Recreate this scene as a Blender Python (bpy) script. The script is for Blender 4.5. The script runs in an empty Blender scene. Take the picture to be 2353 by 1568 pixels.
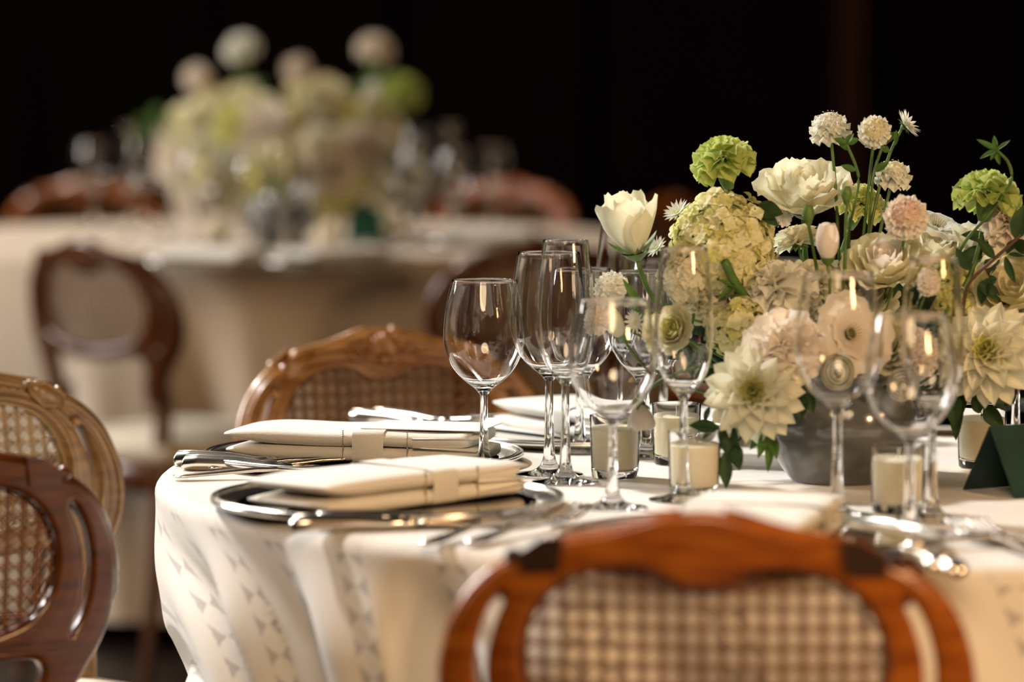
import bpy, bmesh, math, random
from mathutils import Vector, Matrix, Euler, noise
random.seed(7)
PI = math.pi
sc = bpy.context.scene
C = sc.collection
# ------------------------------------------------------------------ camera, world, lights, exposure
FPX = 2353 * 135 / 36.0
CAM_Z = 1.209
PITCH = math.atan((784 - 91) / FPX)
cd = bpy.data.cameras.new('camera'); cam = bpy.data.objects.new('camera', cd); C.objects.link(cam)
cd.lens = 135; cd.sensor_width = 36; cd.clip_start = 0.05; cd.clip_end = 60
cam.location = (0, 0, CAM_Z); cam.rotation_euler = (PI / 2 - PITCH, 0, 0)
cd.dof.use_dof = True; cd.dof.focus_distance = 4.02; cd.dof.aperture_fstop = 2.8
sc.camera = cam
sc.view_settings.view_transform = 'Standard'; sc.view_settings.look = 'None'
sc.view_settings.exposure = 0.0; sc.view_settings.gamma = 1; sc.view_settings.use_curve_mapping = False
w = bpy.data.worlds.new('world'); sc.world = w; w.use_nodes = True
w.node_tree.nodes['Background'].inputs[0].default_value = (0.9, 0.75, 0.6, 1)
w.node_tree.nodes['Background'].inputs[1].default_value = 0.05
cy = sc.cycles
cy.use_denoising = True
cy.max_bounces = 14; cy.transmission_bounces = 12; cy.glossy_bounces = 5; cy.diffuse_bounces = 3; cy.transparent_max_bounces = 16
cy.caustics_reflective = False; cy.caustics_refractive = True; cy.blur_glossy = 0.4; cy.sample_clamp_indirect = 25.0

def area(name, loc, target, size, power, col, shape='RECTANGLE', sy=None, spread=None):
    l = bpy.data.lights.new(name, 'AREA'); l.shape = shape; l.size = size
    if sy: l.size_y = sy
    l.energy = power; l.color = col
    if spread: l.spread = spread
    o = bpy.data.objects.new(name, l); C.objects.link(o); o.location = loc
    o.rotation_euler = (Vector(target) - Vector(loc)).to_track_quat('-Z', 'Y').to_euler()
    return o
sl = bpy.data.lights.new('near_table_key_spot', 'SPOT'); sl.energy = 2500; sl.color = (1.0, .965, .92); sl.shadow_soft_size = .28; sl.spot_size = math.radians(30); sl.spot_blend = .5  # added key spot, stands in for sun falling on the near table alone
so = bpy.data.objects.new('near_table_key_spot', sl); C.objects.link(so); so.location = (-4.0, 6.9, 6.3)
so.rotation_euler = (Vector((.15, 4.0, .76)) - so.location).to_track_quat('-Z', 'Y').to_euler()
area('window_daylight', (-4.85, 7.1, 2.9), (-0.2, 5.0, 0.8), 1.4, 290, (1.0, 0.96, 0.90), sy=2.0)
area('floor_lamp_light', (2.1, 1.5, 1.6), (0.4, 3.2, 0.7), 0.4, 40, (1.0, 0.60, 0.28), 'DISK')
pl_ = bpy.data.lights.new('added_glint_backlight', 'POINT'); pl_.energy = 420; pl_.color = (1, .86, .70); pl_.shadow_soft_size = .07  # added point light behind the far table, puts glints in its glasses
po = bpy.data.objects.new('added_glint_backlight', pl_); C.objects.link(po); po.location = (-1.7, 10.6, 3.6)
area('ceiling_lamp_light', (-0.2, -0.8, 3.2), (0.3, 4.0, 0.8), 2.0, 108, (1.0, 0.69, 0.40), 'DISK')

# ------------------------------------------------------------------ pixel helpers (frame 2353 x 1568)
def ray(px, py):
    d = Vector(((px - 1176.5) / FPX, (784 - py) / FPX, -1))
    return Euler((PI / 2 - PITCH, 0, 0)).to_matrix() @ d
CO = Vector((0, 0, CAM_Z))
def at_y(px, py, Y):
    d = ray(px, py); return CO + d * (Y / d.y)
def at_z(px, py, z=0.76):
    d = ray(px, py); return CO + d * ((z - CAM_Z) / d.z)

# ------------------------------------------------------------------ materials
def mat(name, col, rough=0.5, metal=0.0, spec=0.5, trans=0.0, ior=1.45, sss=0.0, coat=0.0, noise_amt=0.0, noise_scale=20,
        bump=0.0, bump_scale=60, col2=None, stretch=None, emit=None, sheen=0.0):
    m = bpy.data.materials.new(name); m.use_nodes = True
    nt = m.node_tree; b = nt.nodes['Principled BSDF']
    b.inputs['Base Color'].default_value = (*col, 1); b.inputs['Roughness'].default_value = rough
    b.inputs['Metallic'].default_value = metal; b.inputs['IOR'].default_value = ior
    b.inputs['Specular IOR Level'].default_value = spec
    b.inputs['Transmission Weight'].default_value = trans; b.inputs['Coat Weight'].default_value = coat
    b.inputs['Coat Roughness'].default_value = 0.2
    b.inputs['Sheen Weight'].default_value = sheen
    if sss:
        b.inputs['Subsurface Weight'].default_value = sss; b.inputs['Subsurface Scale'].default_value = 0.01
        b.inputs['Subsurface Radius'].default_value = (1, .8, .5)
    if noise_amt or bump:
        tc = nt.nodes.new('ShaderNodeTexCoord'); mp = nt.nodes.new('ShaderNodeMapping')
        nt.links.new(tc.outputs['Object'], mp.inputs[0])
        if stretch: mp.inputs['Scale'].default_value = stretch
    if noise_amt:
        n = nt.nodes.new('ShaderNodeTexNoise'); n.inputs['Scale'].default_value = noise_scale; n.inputs['Detail'].default_value = 5
        nt.links.new(mp.outputs[0], n.inputs[0])
        r = nt.nodes.new('ShaderNodeValToRGB'); c2 = col2 or tuple(c * (1 - noise_amt) for c in col)
        r.color_ramp.elements[0].position = .35; r.color_ramp.elements[1].position = .65
        r.color_ramp.elements[0].color = (*c2, 1); r.color_ramp.elements[1].color = (*col, 1)
        nt.links.new(n.outputs['Fac'], r.inputs[0]); nt.links.new(r.outputs[0], b.inputs['Base Color'])
    if bump:
        n2 = nt.nodes.new('ShaderNodeTexNoise'); n2.inputs['Scale'].default_value = bump_scale; n2.inputs['Detail'].default_value = 4
        nt.links.new(mp.outputs[0], n2.inputs[0])
        bp = nt.nodes.new('ShaderNodeBump'); bp.inputs['Strength'].default_value = bump; bp.inputs['Distance'].default_value = 0.004
        nt.links.new(n2.outputs['Fac'], bp.inputs['Height']); nt.links.new(bp.outputs[0], b.inputs['Normal'])
    return m

def petal_mat(name, col, tip=None, tl=0.35):
    """thin petal: diffuse + translucent, veined with fine noise"""
    m = bpy.data.materials.new(name); m.use_nodes = True; nt = m.node_tree; nt.nodes.clear()
    out = nt.nodes.new('ShaderNodeOutputMaterial'); mx = nt.nodes.new('ShaderNodeMixShader'); mx.inputs[0].default_value = tl
    d = nt.nodes.new('ShaderNodeBsdfPrincipled'); t = nt.nodes.new('ShaderNodeBsdfTranslucent')
    d.inputs['Roughness'].default_value = 0.55; d.inputs['Specular IOR Level'].default_value = 0.25
    d.inputs['Sheen Weight'].default_value = 0.15
    tc = nt.nodes.new('ShaderNodeTexCoord'); n = nt.nodes.new('ShaderNodeTexNoise'); n.inputs['Scale'].default_value = 55; n.inputs['Detail'].default_value = 4
    nt.links.new(tc.outputs['Object'], n.inputs[0])
    r = nt.nodes.new('ShaderNodeValToRGB'); r.color_ramp.elements[0].position = .3; r.color_ramp.elements[1].position = .7
    c2 = tip or tuple(c * .86 for c in col)
    r.color_ramp.elements[0].color = (*c2, 1); r.color_ramp.elements[1].color = (*col, 1)
    nt.links.new(n.outputs['Fac'], r.inputs[0])
    nt.links.new(r.outputs[0], d.inputs['Base Color']); nt.links.new(r.outputs[0], t.inputs[0])
    bp = nt.nodes.new('ShaderNodeBump'); bp.inputs['Strength'].default_value = .25; bp.inputs['Distance'].default_value = .002
    nt.links.new(n.outputs['Fac'], bp.inputs['Height']); nt.links.new(bp.outputs[0], d.inputs['Normal'])
    nt.links.new(d.outputs[0], mx.inputs[1]); nt.links.new(t.outputs[0], mx.inputs[2]); nt.links.new(mx.outputs[0], out.inputs[0])
    return m

M = {}
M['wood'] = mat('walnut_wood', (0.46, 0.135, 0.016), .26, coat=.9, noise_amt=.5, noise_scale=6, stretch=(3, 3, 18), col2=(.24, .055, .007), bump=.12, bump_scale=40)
M['wood_gilt'] = mat('honey_wood', (0.42, 0.19, 0.05), .3, coat=.8, noise_amt=.5, noise_scale=8, stretch=(3, 3, 14), col2=(.24, .095, .022), bump=.15, bump_scale=40)
M['wood_grey'] = mat('weathered_wood', (0.30, 0.165, 0.06), .3, coat=.8, noise_amt=.5, noise_scale=8, stretch=(3, 3, 14), col2=(.2, .115, .05), bump=.15, bump_scale=40)
M['wood_shaded'] = mat('shaded_walnut_wood', (0.13, 0.038, 0.007), .32, coat=.9, noise_amt=.5, noise_scale=6, stretch=(3, 3, 18))  # walnut with shade put into its colour, for chairs in little light
M['block_dark'] = mat('dark_block_brown', (0.035, 0.014, 0.006), .6)  # very dark brown for the shoulder blocks of the brown chairs
M['cane'] = mat('cane', (0.20, 0.075, 0.016), .5, noise_amt=.35, noise_scale=60)
M['cane_pale'] = mat('pale_cane', (0.40, 0.27, 0.13), .45, noise_amt=.35, noise_scale=60)
M['cushion'] = mat('cushion_fabric', (0.75, 0.66, 0.52), .9, bump=.3, bump_scale=300, sheen=.3)
M['glass'] = mat('clear_glass', (1, 1, 1), 0.0, trans=1.0, ior=1.45)
M['holder'] = mat('thin_clear_glass', (1, 1, 1), 0.0, trans=1.0, ior=1.25)
M['silver'] = mat('polished_silver', (0.90, 0.87, 0.82), .2, metal=1.0, bump=.02, bump_scale=25)
M['mirror'] = mat('mirror_silver', (0.80, 0.79, 0.77), .035, metal=1.0)
M['steel'] = mat('cutlery_silver', (0.86, 0.80, 0.72), .24, metal=1.0, bump=.02, bump_scale=60)
M['napkin'] = mat('napkin_linen', (0.90, 0.86, 0.78), .85, bump=.12, bump_scale=450, sheen=.2)
M['stitch'] = mat('stitch_thread', (0.42, 0.34, 0.26), .9)
M['card_white'] = mat('white_card', (0.9, 0.88, 0.84), .6)
M['green_card'] = mat('green_card', (0.03, 0.07, 0.06), .42, noise_amt=.3, noise_scale=30)
M['teal_card'] = mat('teal_card', (0.02, 0.13, 0.10), .5)
M['wax'] = mat('candle_wax', (0.93, 0.85, 0.62), .45, sss=.55)
M['wick'] = mat('wick', (0.85, 0.8, 0.7), .9)
M['stem'] = mat('green_stem', (0.10, 0.20, 0.035), .42, noise_amt=.4, noise_scale=60)
M['stem_dark'] = mat('dark_stem', (0.03, 0.07, 0.018), .5, noise_amt=.4, noise_scale=60)
M['twig'] = mat('red_brown_twig', (0.11, 0.05, 0.03), .6)
M['leaf'] = petal_mat('dark_leaf', (0.035, 0.085, 0.022), (0.02, 0.05, 0.012), .18)
M['leaf_mid'] = petal_mat('mid_leaf', (0.10, 0.20, 0.04), (0.05, 0.12, 0.02), .25)
M['calyx'] = mat('calyx_green', (0.13, 0.24, 0.05), .45, noise_amt=.35, noise_scale=60)
M['white'] = petal_mat('white_petal', (0.94, 0.94, 0.88), (.90, .90, .80))
M['cream'] = petal_mat('cream_petal', (0.94, 0.90, 0.68), (.91, .87, .60))
M['ivory'] = petal_mat('ivory_petal', (0.94, 0.92, 0.78), (.92, .91, .70))
M['blush'] = petal_mat('blush_petal', (0.94, 0.88, 0.79), (.93, .84, .73))
M['pink'] = petal_mat('pink_petal', (0.91, 0.74, 0.62), (.88, .66, .53))
M['lime'] = petal_mat('lime_petal', (0.66, 0.74, 0.28), (.56, .68, .18))
M['yellowgreen'] = petal_mat('yellow_green_petal', (0.84, 0.82, 0.38), (.78, .78, .30))
M['hydrangea'] = petal_mat('cream_floret', (0.94, 0.90, 0.64), (.88, .87, .50))
M['dark_eye'] = mat('dark_eye', (0.10, 0.09, 0.015), .7)
M['anther'] = mat('anther', (0.55, 0.50, 0.30), .7)
M['floor'] = mat('dark_floor_wood', (0.014, 0.005, 0.002), .45, noise_amt=.5, noise_scale=4, stretch=(1, 12, 1), bump=.1)
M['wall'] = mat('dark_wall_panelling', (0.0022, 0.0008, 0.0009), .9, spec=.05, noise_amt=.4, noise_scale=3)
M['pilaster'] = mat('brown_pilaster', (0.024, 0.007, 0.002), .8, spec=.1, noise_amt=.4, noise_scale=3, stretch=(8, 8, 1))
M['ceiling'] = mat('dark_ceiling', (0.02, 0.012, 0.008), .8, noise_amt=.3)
M['window_frame'] = mat('window_frame_paint', (0.2, 0.17, 0.13), .5, noise_amt=.2)
M['under'] = mat('table_wood', (0.2, 0.12, 0.06), .6, noise_amt=.4, stretch=(10, 1, 1))

# smoky grey bowl glass
def smoky():
    m = bpy.data.materials.new('smoky_grey_glass'); m.use_nodes = True; nt = m.node_tree; b = nt.nodes['Principled BSDF']
    b.inputs['Base Color'].default_value = (.13, .135, .135, 1); b.inputs['Roughness'].default_value = .16
    b.inputs['Coat Weight'].default_value = .6; b.inputs['Coat Roughness'].default_value = .05
    tc = nt.nodes.new('ShaderNodeTexCoord'); n = nt.nodes.new('ShaderNodeTexNoise'); n.inputs['Scale'].default_value = 9; n.inputs['Distortion'].default_value = 1.2
    mp = nt.nodes.new('ShaderNodeMapping'); mp.inputs['Scale'].default_value = (1, 1, 2.5)
    nt.links.new(tc.outputs['Object'], mp.inputs[0]); nt.links.new(mp.outputs[0], n.inputs[0])
    r = nt.nodes.new('ShaderNodeValToRGB'); r.color_ramp.elements[0].position = .3; r.color_ramp.elements[1].position = .75
    r.color_ramp.elements[0].color = (.075, .08, .08, 1); r.color_ramp.elements[1].color = (.2, .21, .21, 1)
    nt.links.new(n.outputs['Fac'], r.inputs[0]); nt.links.new(r.outputs[0], b.inputs['Base Color'])
    bp = nt.nodes.new('ShaderNodeBump'); bp.inputs['Strength'].default_value = .12; bp.inputs['Distance'].default_value = .004
    nt.links.new(n.outputs['Fac'], bp.inputs['Height']); nt.links.new(bp.outputs[0], b.inputs['Normal'])
    return m
M['smoky'] = smoky()

# tablecloth with lattice ribbons, driven by a UV map: u = strip coordinate (metres along the rim), v = metres down from the edge
def cloth_mat(name, col, lace=True, nstrips=36, perim=4.587):
    m = bpy.data.materials.new(name); m.use_nodes = True; nt = m.node_tree; b = nt.nodes['Principled BSDF']; L = nt.links.new
    b.inputs['Roughness'].default_value = .85; b.inputs['Sheen Weight'].default_value = .25; b.inputs['Specular IOR Level'].default_value = .2
    tc = nt.nodes.new('ShaderNodeTexCoord')
    n = nt.nodes.new('ShaderNodeTexNoise'); n.inputs['Scale'].default_value = 14; n.inputs['Detail'].default_value = 4; L(tc.outputs['Object'], n.inputs[0])
    w2 = nt.nodes.new('ShaderNodeTexNoise'); w2.inputs['Scale'].default_value = 900; L(tc.outputs['Object'], w2.inputs[0])
    def math_(op, a, b_=None, c=None):
        q = nt.nodes.new('ShaderNodeMath'); q.operation = op
        for i, v in enumerate((a, b_, c)):
            if v is None: continue
            if isinstance(v, (int, float)): q.inputs[i].default_value = v
            else: L(v, q.inputs[i])
        return q.outputs[0]
    h = math_('ADD', math_('MULTIPLY', n.outputs['Fac'], .6), math_('MULTIPLY', w2.outputs['Fac'], .08))
    if lace:
        uv = nt.nodes.new('ShaderNodeUVMap'); uv.uv_map = 'UVMap'; sp = nt.nodes.new('ShaderNodeSeparateXYZ'); L(uv.outputs[0], sp.inputs[0])
        u, v = sp.outputs[0], sp.outputs[1]
        pitch = perim / nstrips
        su = math_('SUBTRACT', math_('MODULO', u, pitch), pitch / 2)           # metres from the strip's middle line
        wv = math_('MULTIPLY', math_('COSINE', math_('MULTIPLY', v, 2 * PI / .052)), .0165)
        l1 = math_('LESS_THAN', math_('ABSOLUTE', math_('SUBTRACT', su, wv)), .0016)
        l2 = math_('LESS_THAN', math_('ABSOLUTE', math_('ADD', su, wv)), .0016)
        lines = math_('MAXIMUM', l1, l2)
        inside = math_('LESS_THAN', math_('ABSOLUTE', su), math_('ABSOLUTE', wv))
        strip = math_('LESS_THAN', math_('ABSOLUTE', su), .0195)
        edge = math_('MULTIPLY', math_('GREATER_THAN', math_('ABSOLUTE', su), .0175), strip)
        lines = math_('MAXIMUM', lines, edge)
        onside = math_('GREATER_THAN', v, .012)
        gap = math_('MULTIPLY', math_('MULTIPLY', strip, math_('SUBTRACT', 1, inside)), math_('SUBTRACT', 1, lines))
        gap = math_('MULTIPLY', gap, onside)
        # hem band of the same lattice along the bottom
        hv = math_('SUBTRACT', v, .222)
        wu = math_('MULTIPLY', math_('COSINE', math_('MULTIPLY', u, 2 * PI / .052)), .0165)
        hstrip = math_('LESS_THAN', math_('ABSOLUTE', hv), .0185)
        hins = math_('LESS_THAN', math_('ABSOLUTE', hv), math_('ABSOLUTE', wu))
        hgap = math_('MULTIPLY', hstrip, math_('SUBTRACT', 1, hins))
        gap = math_('MAXIMUM', gap, hgap)
        # faint hemstitch pair on the flat top
        top = math_('MULTIPLY', math_('MULTIPLY', math_('LESS_THAN', v, .012), math_('GREATER_THAN', v, -.06)), math_('MULTIPLY', edge, math_('GREATER_THAN', math_('SINE', math_('MULTIPLY', v, 900)), -.3)))
        mx = nt.nodes.new('ShaderNodeMix'); mx.data_type = 'RGBA'
        L(math_('MAXIMUM', math_('MULTIPLY', gap, .62), math_('MULTIPLY', top, .45)), mx.inputs[0]); mx.inputs[6].default_value = (*col, 1); mx.inputs[7].default_value = (.36, .33, .33, 1)
        L(mx.outputs[2], b.inputs['Base Color'])
        h = math_('ADD', h, math_('SUBTRACT', math_('MULTIPLY', math_('MULTIPLY', lines, strip), .35), math_('MULTIPLY', gap, .3)))
    else:
        b.inputs['Base Color'].default_value = (*col, 1)
    bp = nt.nodes.new('ShaderNodeBump'); bp.inputs['Strength'].default_value = .35; bp.inputs['Distance'].default_value = .003
    L(h, bp.inputs['Height']); L(bp.outputs[0], b.inputs['Normal'])
    return m
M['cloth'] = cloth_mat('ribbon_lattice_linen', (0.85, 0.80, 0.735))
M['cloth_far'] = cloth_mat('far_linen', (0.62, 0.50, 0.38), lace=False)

# ------------------------------------------------------------------ object helpers
def me_obj(name, verts, faces, m, parent=None, smooth=True, uvs=None):
    me = bpy.data.meshes.new(name); me.from_pydata([tuple(v) for v in verts], [], faces)
    if smooth: me.polygons.foreach_set('use_smooth', [True] * len(me.polygons))
    if m: me.materials.append(m)
    if uvs:
        ul = me.uv_layers.new(name='UVMap')
        for l in me.loops: ul.data[l.index].uv = uvs[l.vertex_index]
    return data_obj(name, me, parent)
def data_obj(name, me, parent=None, mtx=None):
    o = bpy.data.objects.new(name, me); C.objects.link(o)
    if parent: o.parent = parent
    if mtx is not None: o.matrix_local = mtx
    return o
def thing(name, label, cat, loc=(0, 0, 0), rotz=0, group=None):
    o = bpy.data.objects.new(name, None); C.objects.link(o); o.empty_display_size = .05
    o.location = loc; o.rotation_euler = (0, 0, rotz); o['label'] = label; o['category'] = cat
    if group: o['group'] = group
    return o
def tag(o, label, cat, group=None):
    o['label'] = label; o['category'] = cat
    if group: o['group'] = group
    return o
def struct(o): o['kind'] = 'structure'; return o
def copy_tree(o, parent=None):
    c = o.copy(); C.objects.link(c)
    if parent: c.parent = parent; c.matrix_parent_inverse = o.matrix_parent_inverse
    for ch in o.children: copy_tree(ch, c)
    return c

class MB:
    """collects shapes into one mesh"""
    def __init__(s): s.v = []; s.f = []
    def add(s, V, F, mtx=None):
        n = len(s.v); s.v += [mtx @ Vector(p) if mtx is not None else Vector(p) for p in V]; s.f += [tuple(i + n for i in f) for f in F]; return s
    def box(s, x0, x1, y0, y1, z0, z1, mtx=None):
        V = [(x, y, z) for x in (x0, x1) for y in (y0, y1) for z in (z0, z1)]
        return s.add(V, [(0, 1, 3, 2), (4, 6, 7, 5), (0, 4, 5, 1), (2, 3, 7, 6), (0, 2, 6, 4), (1, 5, 7, 3)], mtx)
    def lathe(s, prof, seg=40, mtx=None, rfn=None):
        V = []; F = []; n = len(prof)
        for i in range(seg):
            a = 2 * PI * i / seg
            for (r, z) in prof:
                k = rfn(a, z) if rfn else 1
                V.append((r * k * math.cos(a), r * k * math.sin(a), z))
        for i in range(seg):
            j = (i + 1) % seg
            for k in range(n - 1): F.append((i * n + k, j * n + k, j * n + k + 1, i * n + k + 1))
        return s.add(V, F, mtx)
    def tube(s, pts, rad, seg=8, cap=True, flat=1.0, up=Vector((0, 0, 1))):
        pts = [Vector(p) for p in pts]; n = len(pts)
        if not hasattr(rad, '__len__'): rad = [rad] * n
        V = []; F = []
        for i, p in enumerate(pts):
            t = (pts[min(i + 1, n - 1)] - pts[max(i - 1, 0)]).normalized()
            a = t.cross(up)
            if a.length < 1e-3: a = t.cross(Vector((1, 0, 0)))
            a.normalize(); b = a.cross(t).normalized()
            for k in range(seg):
                an = 2 * PI * (k + .5) / seg
                V.append(p + a * math.cos(an) * rad[i] + b * math.sin(an) * rad[i] * flat)
        for i in range(n - 1):
            for k in range(seg):
                k2 = (k + 1) % seg
                F.append((i * seg + k, i * seg + k2, (i + 1) * seg + k2, (i + 1) * seg + k))
        if cap: F.append(tuple(range(seg - 1, -1, -1))); F.append(tuple((n - 1) * seg + k for k in range(seg)))
        return s.add(V, F)
    def ball(s, c, r, seg=12, ring=8, sc_=(1, 1, 1)):
        prof = [(max(1e-4, math.sin(PI * i / ring)) * r, -math.cos(PI * i / ring) * r) for i in range(ring + 1)]
        return s.lathe(prof, seg, Matrix.Translation(c) @ Matrix.Diagonal((*sc_, 1)))
    def build(s, name, m, parent=None, smooth=True): return me_obj(name, s.v, s.f, m, parent, smooth)
    def mesh(s, name, m, smooth=True):
        me = bpy.data.meshes.new(name); me.from_pydata([tuple(v) for v in s.v], [], s.f)
        if smooth: me.polygons.foreach_set('use_smooth', [True] * len(me.polygons))
        me.materials.append(m); return me

def catmull(P, n=6, closed=False):
    P = [Vector(p) for p in P]; out = []; N = len(P)
    rng = range(N) if closed else range(N - 1)
    for i in rng:
        p0 = P[(i - 1) % N] if closed or i > 0 else P[0] * 2 - P[1]
        p1 = P[i]; p2 = P[(i + 1) % N]
        p3 = P[(i + 2) % N] if closed or i + 2 < N else P[-1] * 2 - P[-2]
        for k in range(n):
            t = k / n
            out.append(.5 * ((2 * p1) + (p2 - p0) * t + (2 * p0 - 5 * p1 + 4 * p2 - p3) * t * t + (3 * p1 - p0 - 3 * p2 + p3) * t ** 3))
    if not closed: out.append(P[-1])
    return out

# ------------------------------------------------------------------ the setting
struct(MB().box(-5, 5, -3, 14, -.05, 0).build('floor', M['floor'], smooth=False))
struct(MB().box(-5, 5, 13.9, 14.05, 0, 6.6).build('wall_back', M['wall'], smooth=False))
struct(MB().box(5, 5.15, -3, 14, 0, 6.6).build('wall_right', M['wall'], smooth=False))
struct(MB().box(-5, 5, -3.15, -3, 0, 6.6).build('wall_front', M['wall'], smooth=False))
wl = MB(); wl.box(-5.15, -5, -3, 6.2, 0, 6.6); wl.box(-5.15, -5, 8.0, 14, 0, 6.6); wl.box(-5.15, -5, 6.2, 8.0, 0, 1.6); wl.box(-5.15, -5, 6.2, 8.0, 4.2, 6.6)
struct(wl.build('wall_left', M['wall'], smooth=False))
wf = MB(); wf.box(-5.12, -4.98, 6.2, 6.3, 1.6, 4.2); wf.box(-5.12, -4.98, 7.9, 8.0, 1.6, 4.2); wf.box(-5.12, -4.98, 6.3, 7.9, 1.6, 1.7); wf.box(-5.12, -4.98, 6.3, 7.9, 4.1, 4.2); wf.box(-5.1, -5.0, 7.07, 7.13, 1.7, 4.1)
wo = struct(wf.build('window_1', M['window_frame'], smooth=False))
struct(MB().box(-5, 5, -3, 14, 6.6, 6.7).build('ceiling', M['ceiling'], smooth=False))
for i, px in enumerate((1955, 1330, 880, 470, 60, 2330)):
    p = at_y(px, 300, 13.85)
    hw = .045 if i == 0 else .03
    pl = MB().box(p.x - hw, p.x + hw, 13.82, 13.9, 0, 6.6)
    struct(pl.build('trim_%d' % (i + 1), M['pilaster'] if i == 0 else M['wall'], smooth=False))

# ------------------------------------------------------------------ tables and cloths
TC = Vector((.36, 3.98, 0)); TR = .73
def leftk(t): return .45 + .55 * smooth01((math.degrees(t) % 360 - 192) / 22)
def smooth01(x): x = max(0, min(1, x)); return x * x * (3 - 2 * x)
def tablecloth(name, cx, cy_, R, ztop, drop, m, nfold, amp, slantfn, seg=720, flare=None, seed=0):
    V = []; F = []; UV = []; rings = []
    rin = [0.0005, .15, .3, .42, .5, .56, .62, .66, .69, R - .02]
    rin = [r * 1.0 for r in rin if r < R - .015] + [R - .015]
    prof = [(r, 0.0, -(R - r)) for r in rin]
    rc = .016
    for k in range(1, 7):
        a = k / 6 * PI / 2; prof.append((R - .015 + rc * math.sin(a), rc * (1 - math.cos(a)), 0.002 * k))
    nd = 34
    for k in range(1, nd + 1): prof.append((R + .001, rc + (drop - rc) * k / nd, .012 + (drop - rc) * k / nd))
    for (r, d, v) in prof:
        ring = []
        for i in range(seg):
            th = 2 * PI * i / seg
            dd = max(0, d)
            ph = th - slantfn(th) * dd
            g = smooth01(dd / (.11)) if drop < .4 else smooth01(dd / .4)
            wob = .55 * noise.noise(Vector((math.cos(ph) * 1.6 + seed, math.sin(ph) * 1.6, 0)))
            c = math.cos(nfold * ph + 5 * wob)
            c2 = math.cos(nfold * 2.3 * ph + 9 * wob + 1)
            A = amp * (.65 + .7 * noise.noise(Vector((math.cos(ph) * 3, math.sin(ph) * 3, seed + 3))))
            fold = (1 - abs(c) ** .75 * (1 if c > 0 else -1)) * .5 - .35 + .14 * c2
            A *= leftk(th) if drop < .4 else 1
            rr = r + g * A * 1.7 * fold + (flare(th) * dd if flare else 0)
            zz = ztop - d
            if dd == 0 and r > .3: zz += .0006 * noise.noise(Vector((r * 12 * math.cos(th), r * 12 * math.sin(th), seed)))
            V.append((rr * math.cos(th), rr * math.sin(th), zz)); UV.append(((ph + PI) * R, v))
    n = len(prof)
    for k in range(n - 1):
        for i in range(seg):
            j = (i + 1) % seg
            F.append((k * seg + i, k * seg + j, (k + 1) * seg + j, (k + 1) * seg + i))
    F = [f[::-1] for f in F]
    F.append(tuple(range(seg)))
    return me_obj(name, V, F, m, None, True, UV)
def slant_fg(th):
    d = math.degrees(th) % 360
    return 3.1 * math.exp(-((d - 203) / 17) ** 2) + .5
tcl = tablecloth('tablecloth', 0, 0, TR, .76, .272, M['cloth'], 17, .034, slant_fg, flare=lambda t: -.13 + .27 * smooth01((math.degrees(t) % 360 - 195) / 55))
tcl.location = (TC.x, TC.y, 0)
tag(tcl, 'white linen cloth with lattice ribbon strips on the sharp near round table', 'tablecloth')
tb = thing('round_table', 'round table hidden under the white cloth with lattice strips', 'table', (TC.x, TC.y, 0))
MB().lathe([(.001, .72), (.70, .72), (.705, .725), (.705, .75), (.70, .756), (.001, .756)], 64).build('tabletop', M['under'], tb)
MB().lathe([(.001, .02), (.04, .02), (.045, .1), (.03, .2), (.035, .5), (.06, .7), (.06, .72)], 24).build('pedestal', M['under'], tb)
MB().lathe([(.001, 0), (.28, 0), (.28, .015), (.05, .04), (.04, .06)], 32).build('base', M['under'], tb)

BC = Vector((-.56, 8.42, 0)); BR = .84
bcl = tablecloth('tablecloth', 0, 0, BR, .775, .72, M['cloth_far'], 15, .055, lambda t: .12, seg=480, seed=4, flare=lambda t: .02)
bcl.location = (BC.x, BC.y, 0)
tag(bcl, 'pale tan floor length cloth on the blurred round table behind', 'tablecloth')
tb2 = thing('round_table', 'blurred round table behind, under the pale tan cloth', 'table', (BC.x, BC.y, 0))
MB().lathe([(.001, .735), (.81, .735), (.815, .74), (.815, .765), (.81, .771), (.001, .771)], 64).build('tabletop', M['under'], tb2)
MB().lathe([(.001, .0), (.3, .0), (.3, .02), (.05, .05), (.03, .2), (.035, .5), (.06, .7), (.06, .735)], 24).build('pedestal', M['under'], tb2)

# ------------------------------------------------------------------ cane-back chair
HC = .841
OUT = [(0, 0), (.015, .001), (.032, .005), (.05, .011), (.075, .018), (.10, .023), (.122, .027), (.126, .038), (.145, .041), (.163, .050), (.182, .067), (.197, .09), (.207, .12), (.21, .15), (.206, .18), (.195, .207), (.178, .232), (.163, .26), (.158, .30)]
OUT_IN = [(.128, .30), (.128, .262), (.134, .236), (.128, .218), (.10, .214), (.05, .220), (0, .222)]
HOLE = [(0, .060), (.018, .058), (.036, .048), (.058, .044), (.09, .049), (.115, .060), (.134, .08), (.144, .105), (.146, .13), (.138, .157), (.118, .178), (.08, .191), (.04, .197), (0, .199)]
SLOT = [(.160, .066), (.174, .087), (.183, .12), (.183, .15), (.176, .178), (.164, .197), (.162, .19), (.170, .168), (.173, .145), (.172, .12), (.165, .094), (.157, .075)]
def bendy(x, y, z):
    t = HC - z
    return Vector((x, y + .14 * max(t, -.01) + .9 * x * x, z))
def outline_full():
    h = [Vector((x, t, 0)) for x, t in OUT]
    a = catmull(h[:7], 4)[:-1] + h[6:8] + catmull(h[8:], 4)
    b = catmull([Vector((x, t, 0)) for x, t in OUT_IN], 4)
    half = a + b
    return half
def poly_full(half):
    L = [(p[0], p[1]) for p in half]; R_ = [(-x, t) for x, t in reversed(L[1:-1])]
    return L + R_
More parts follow.
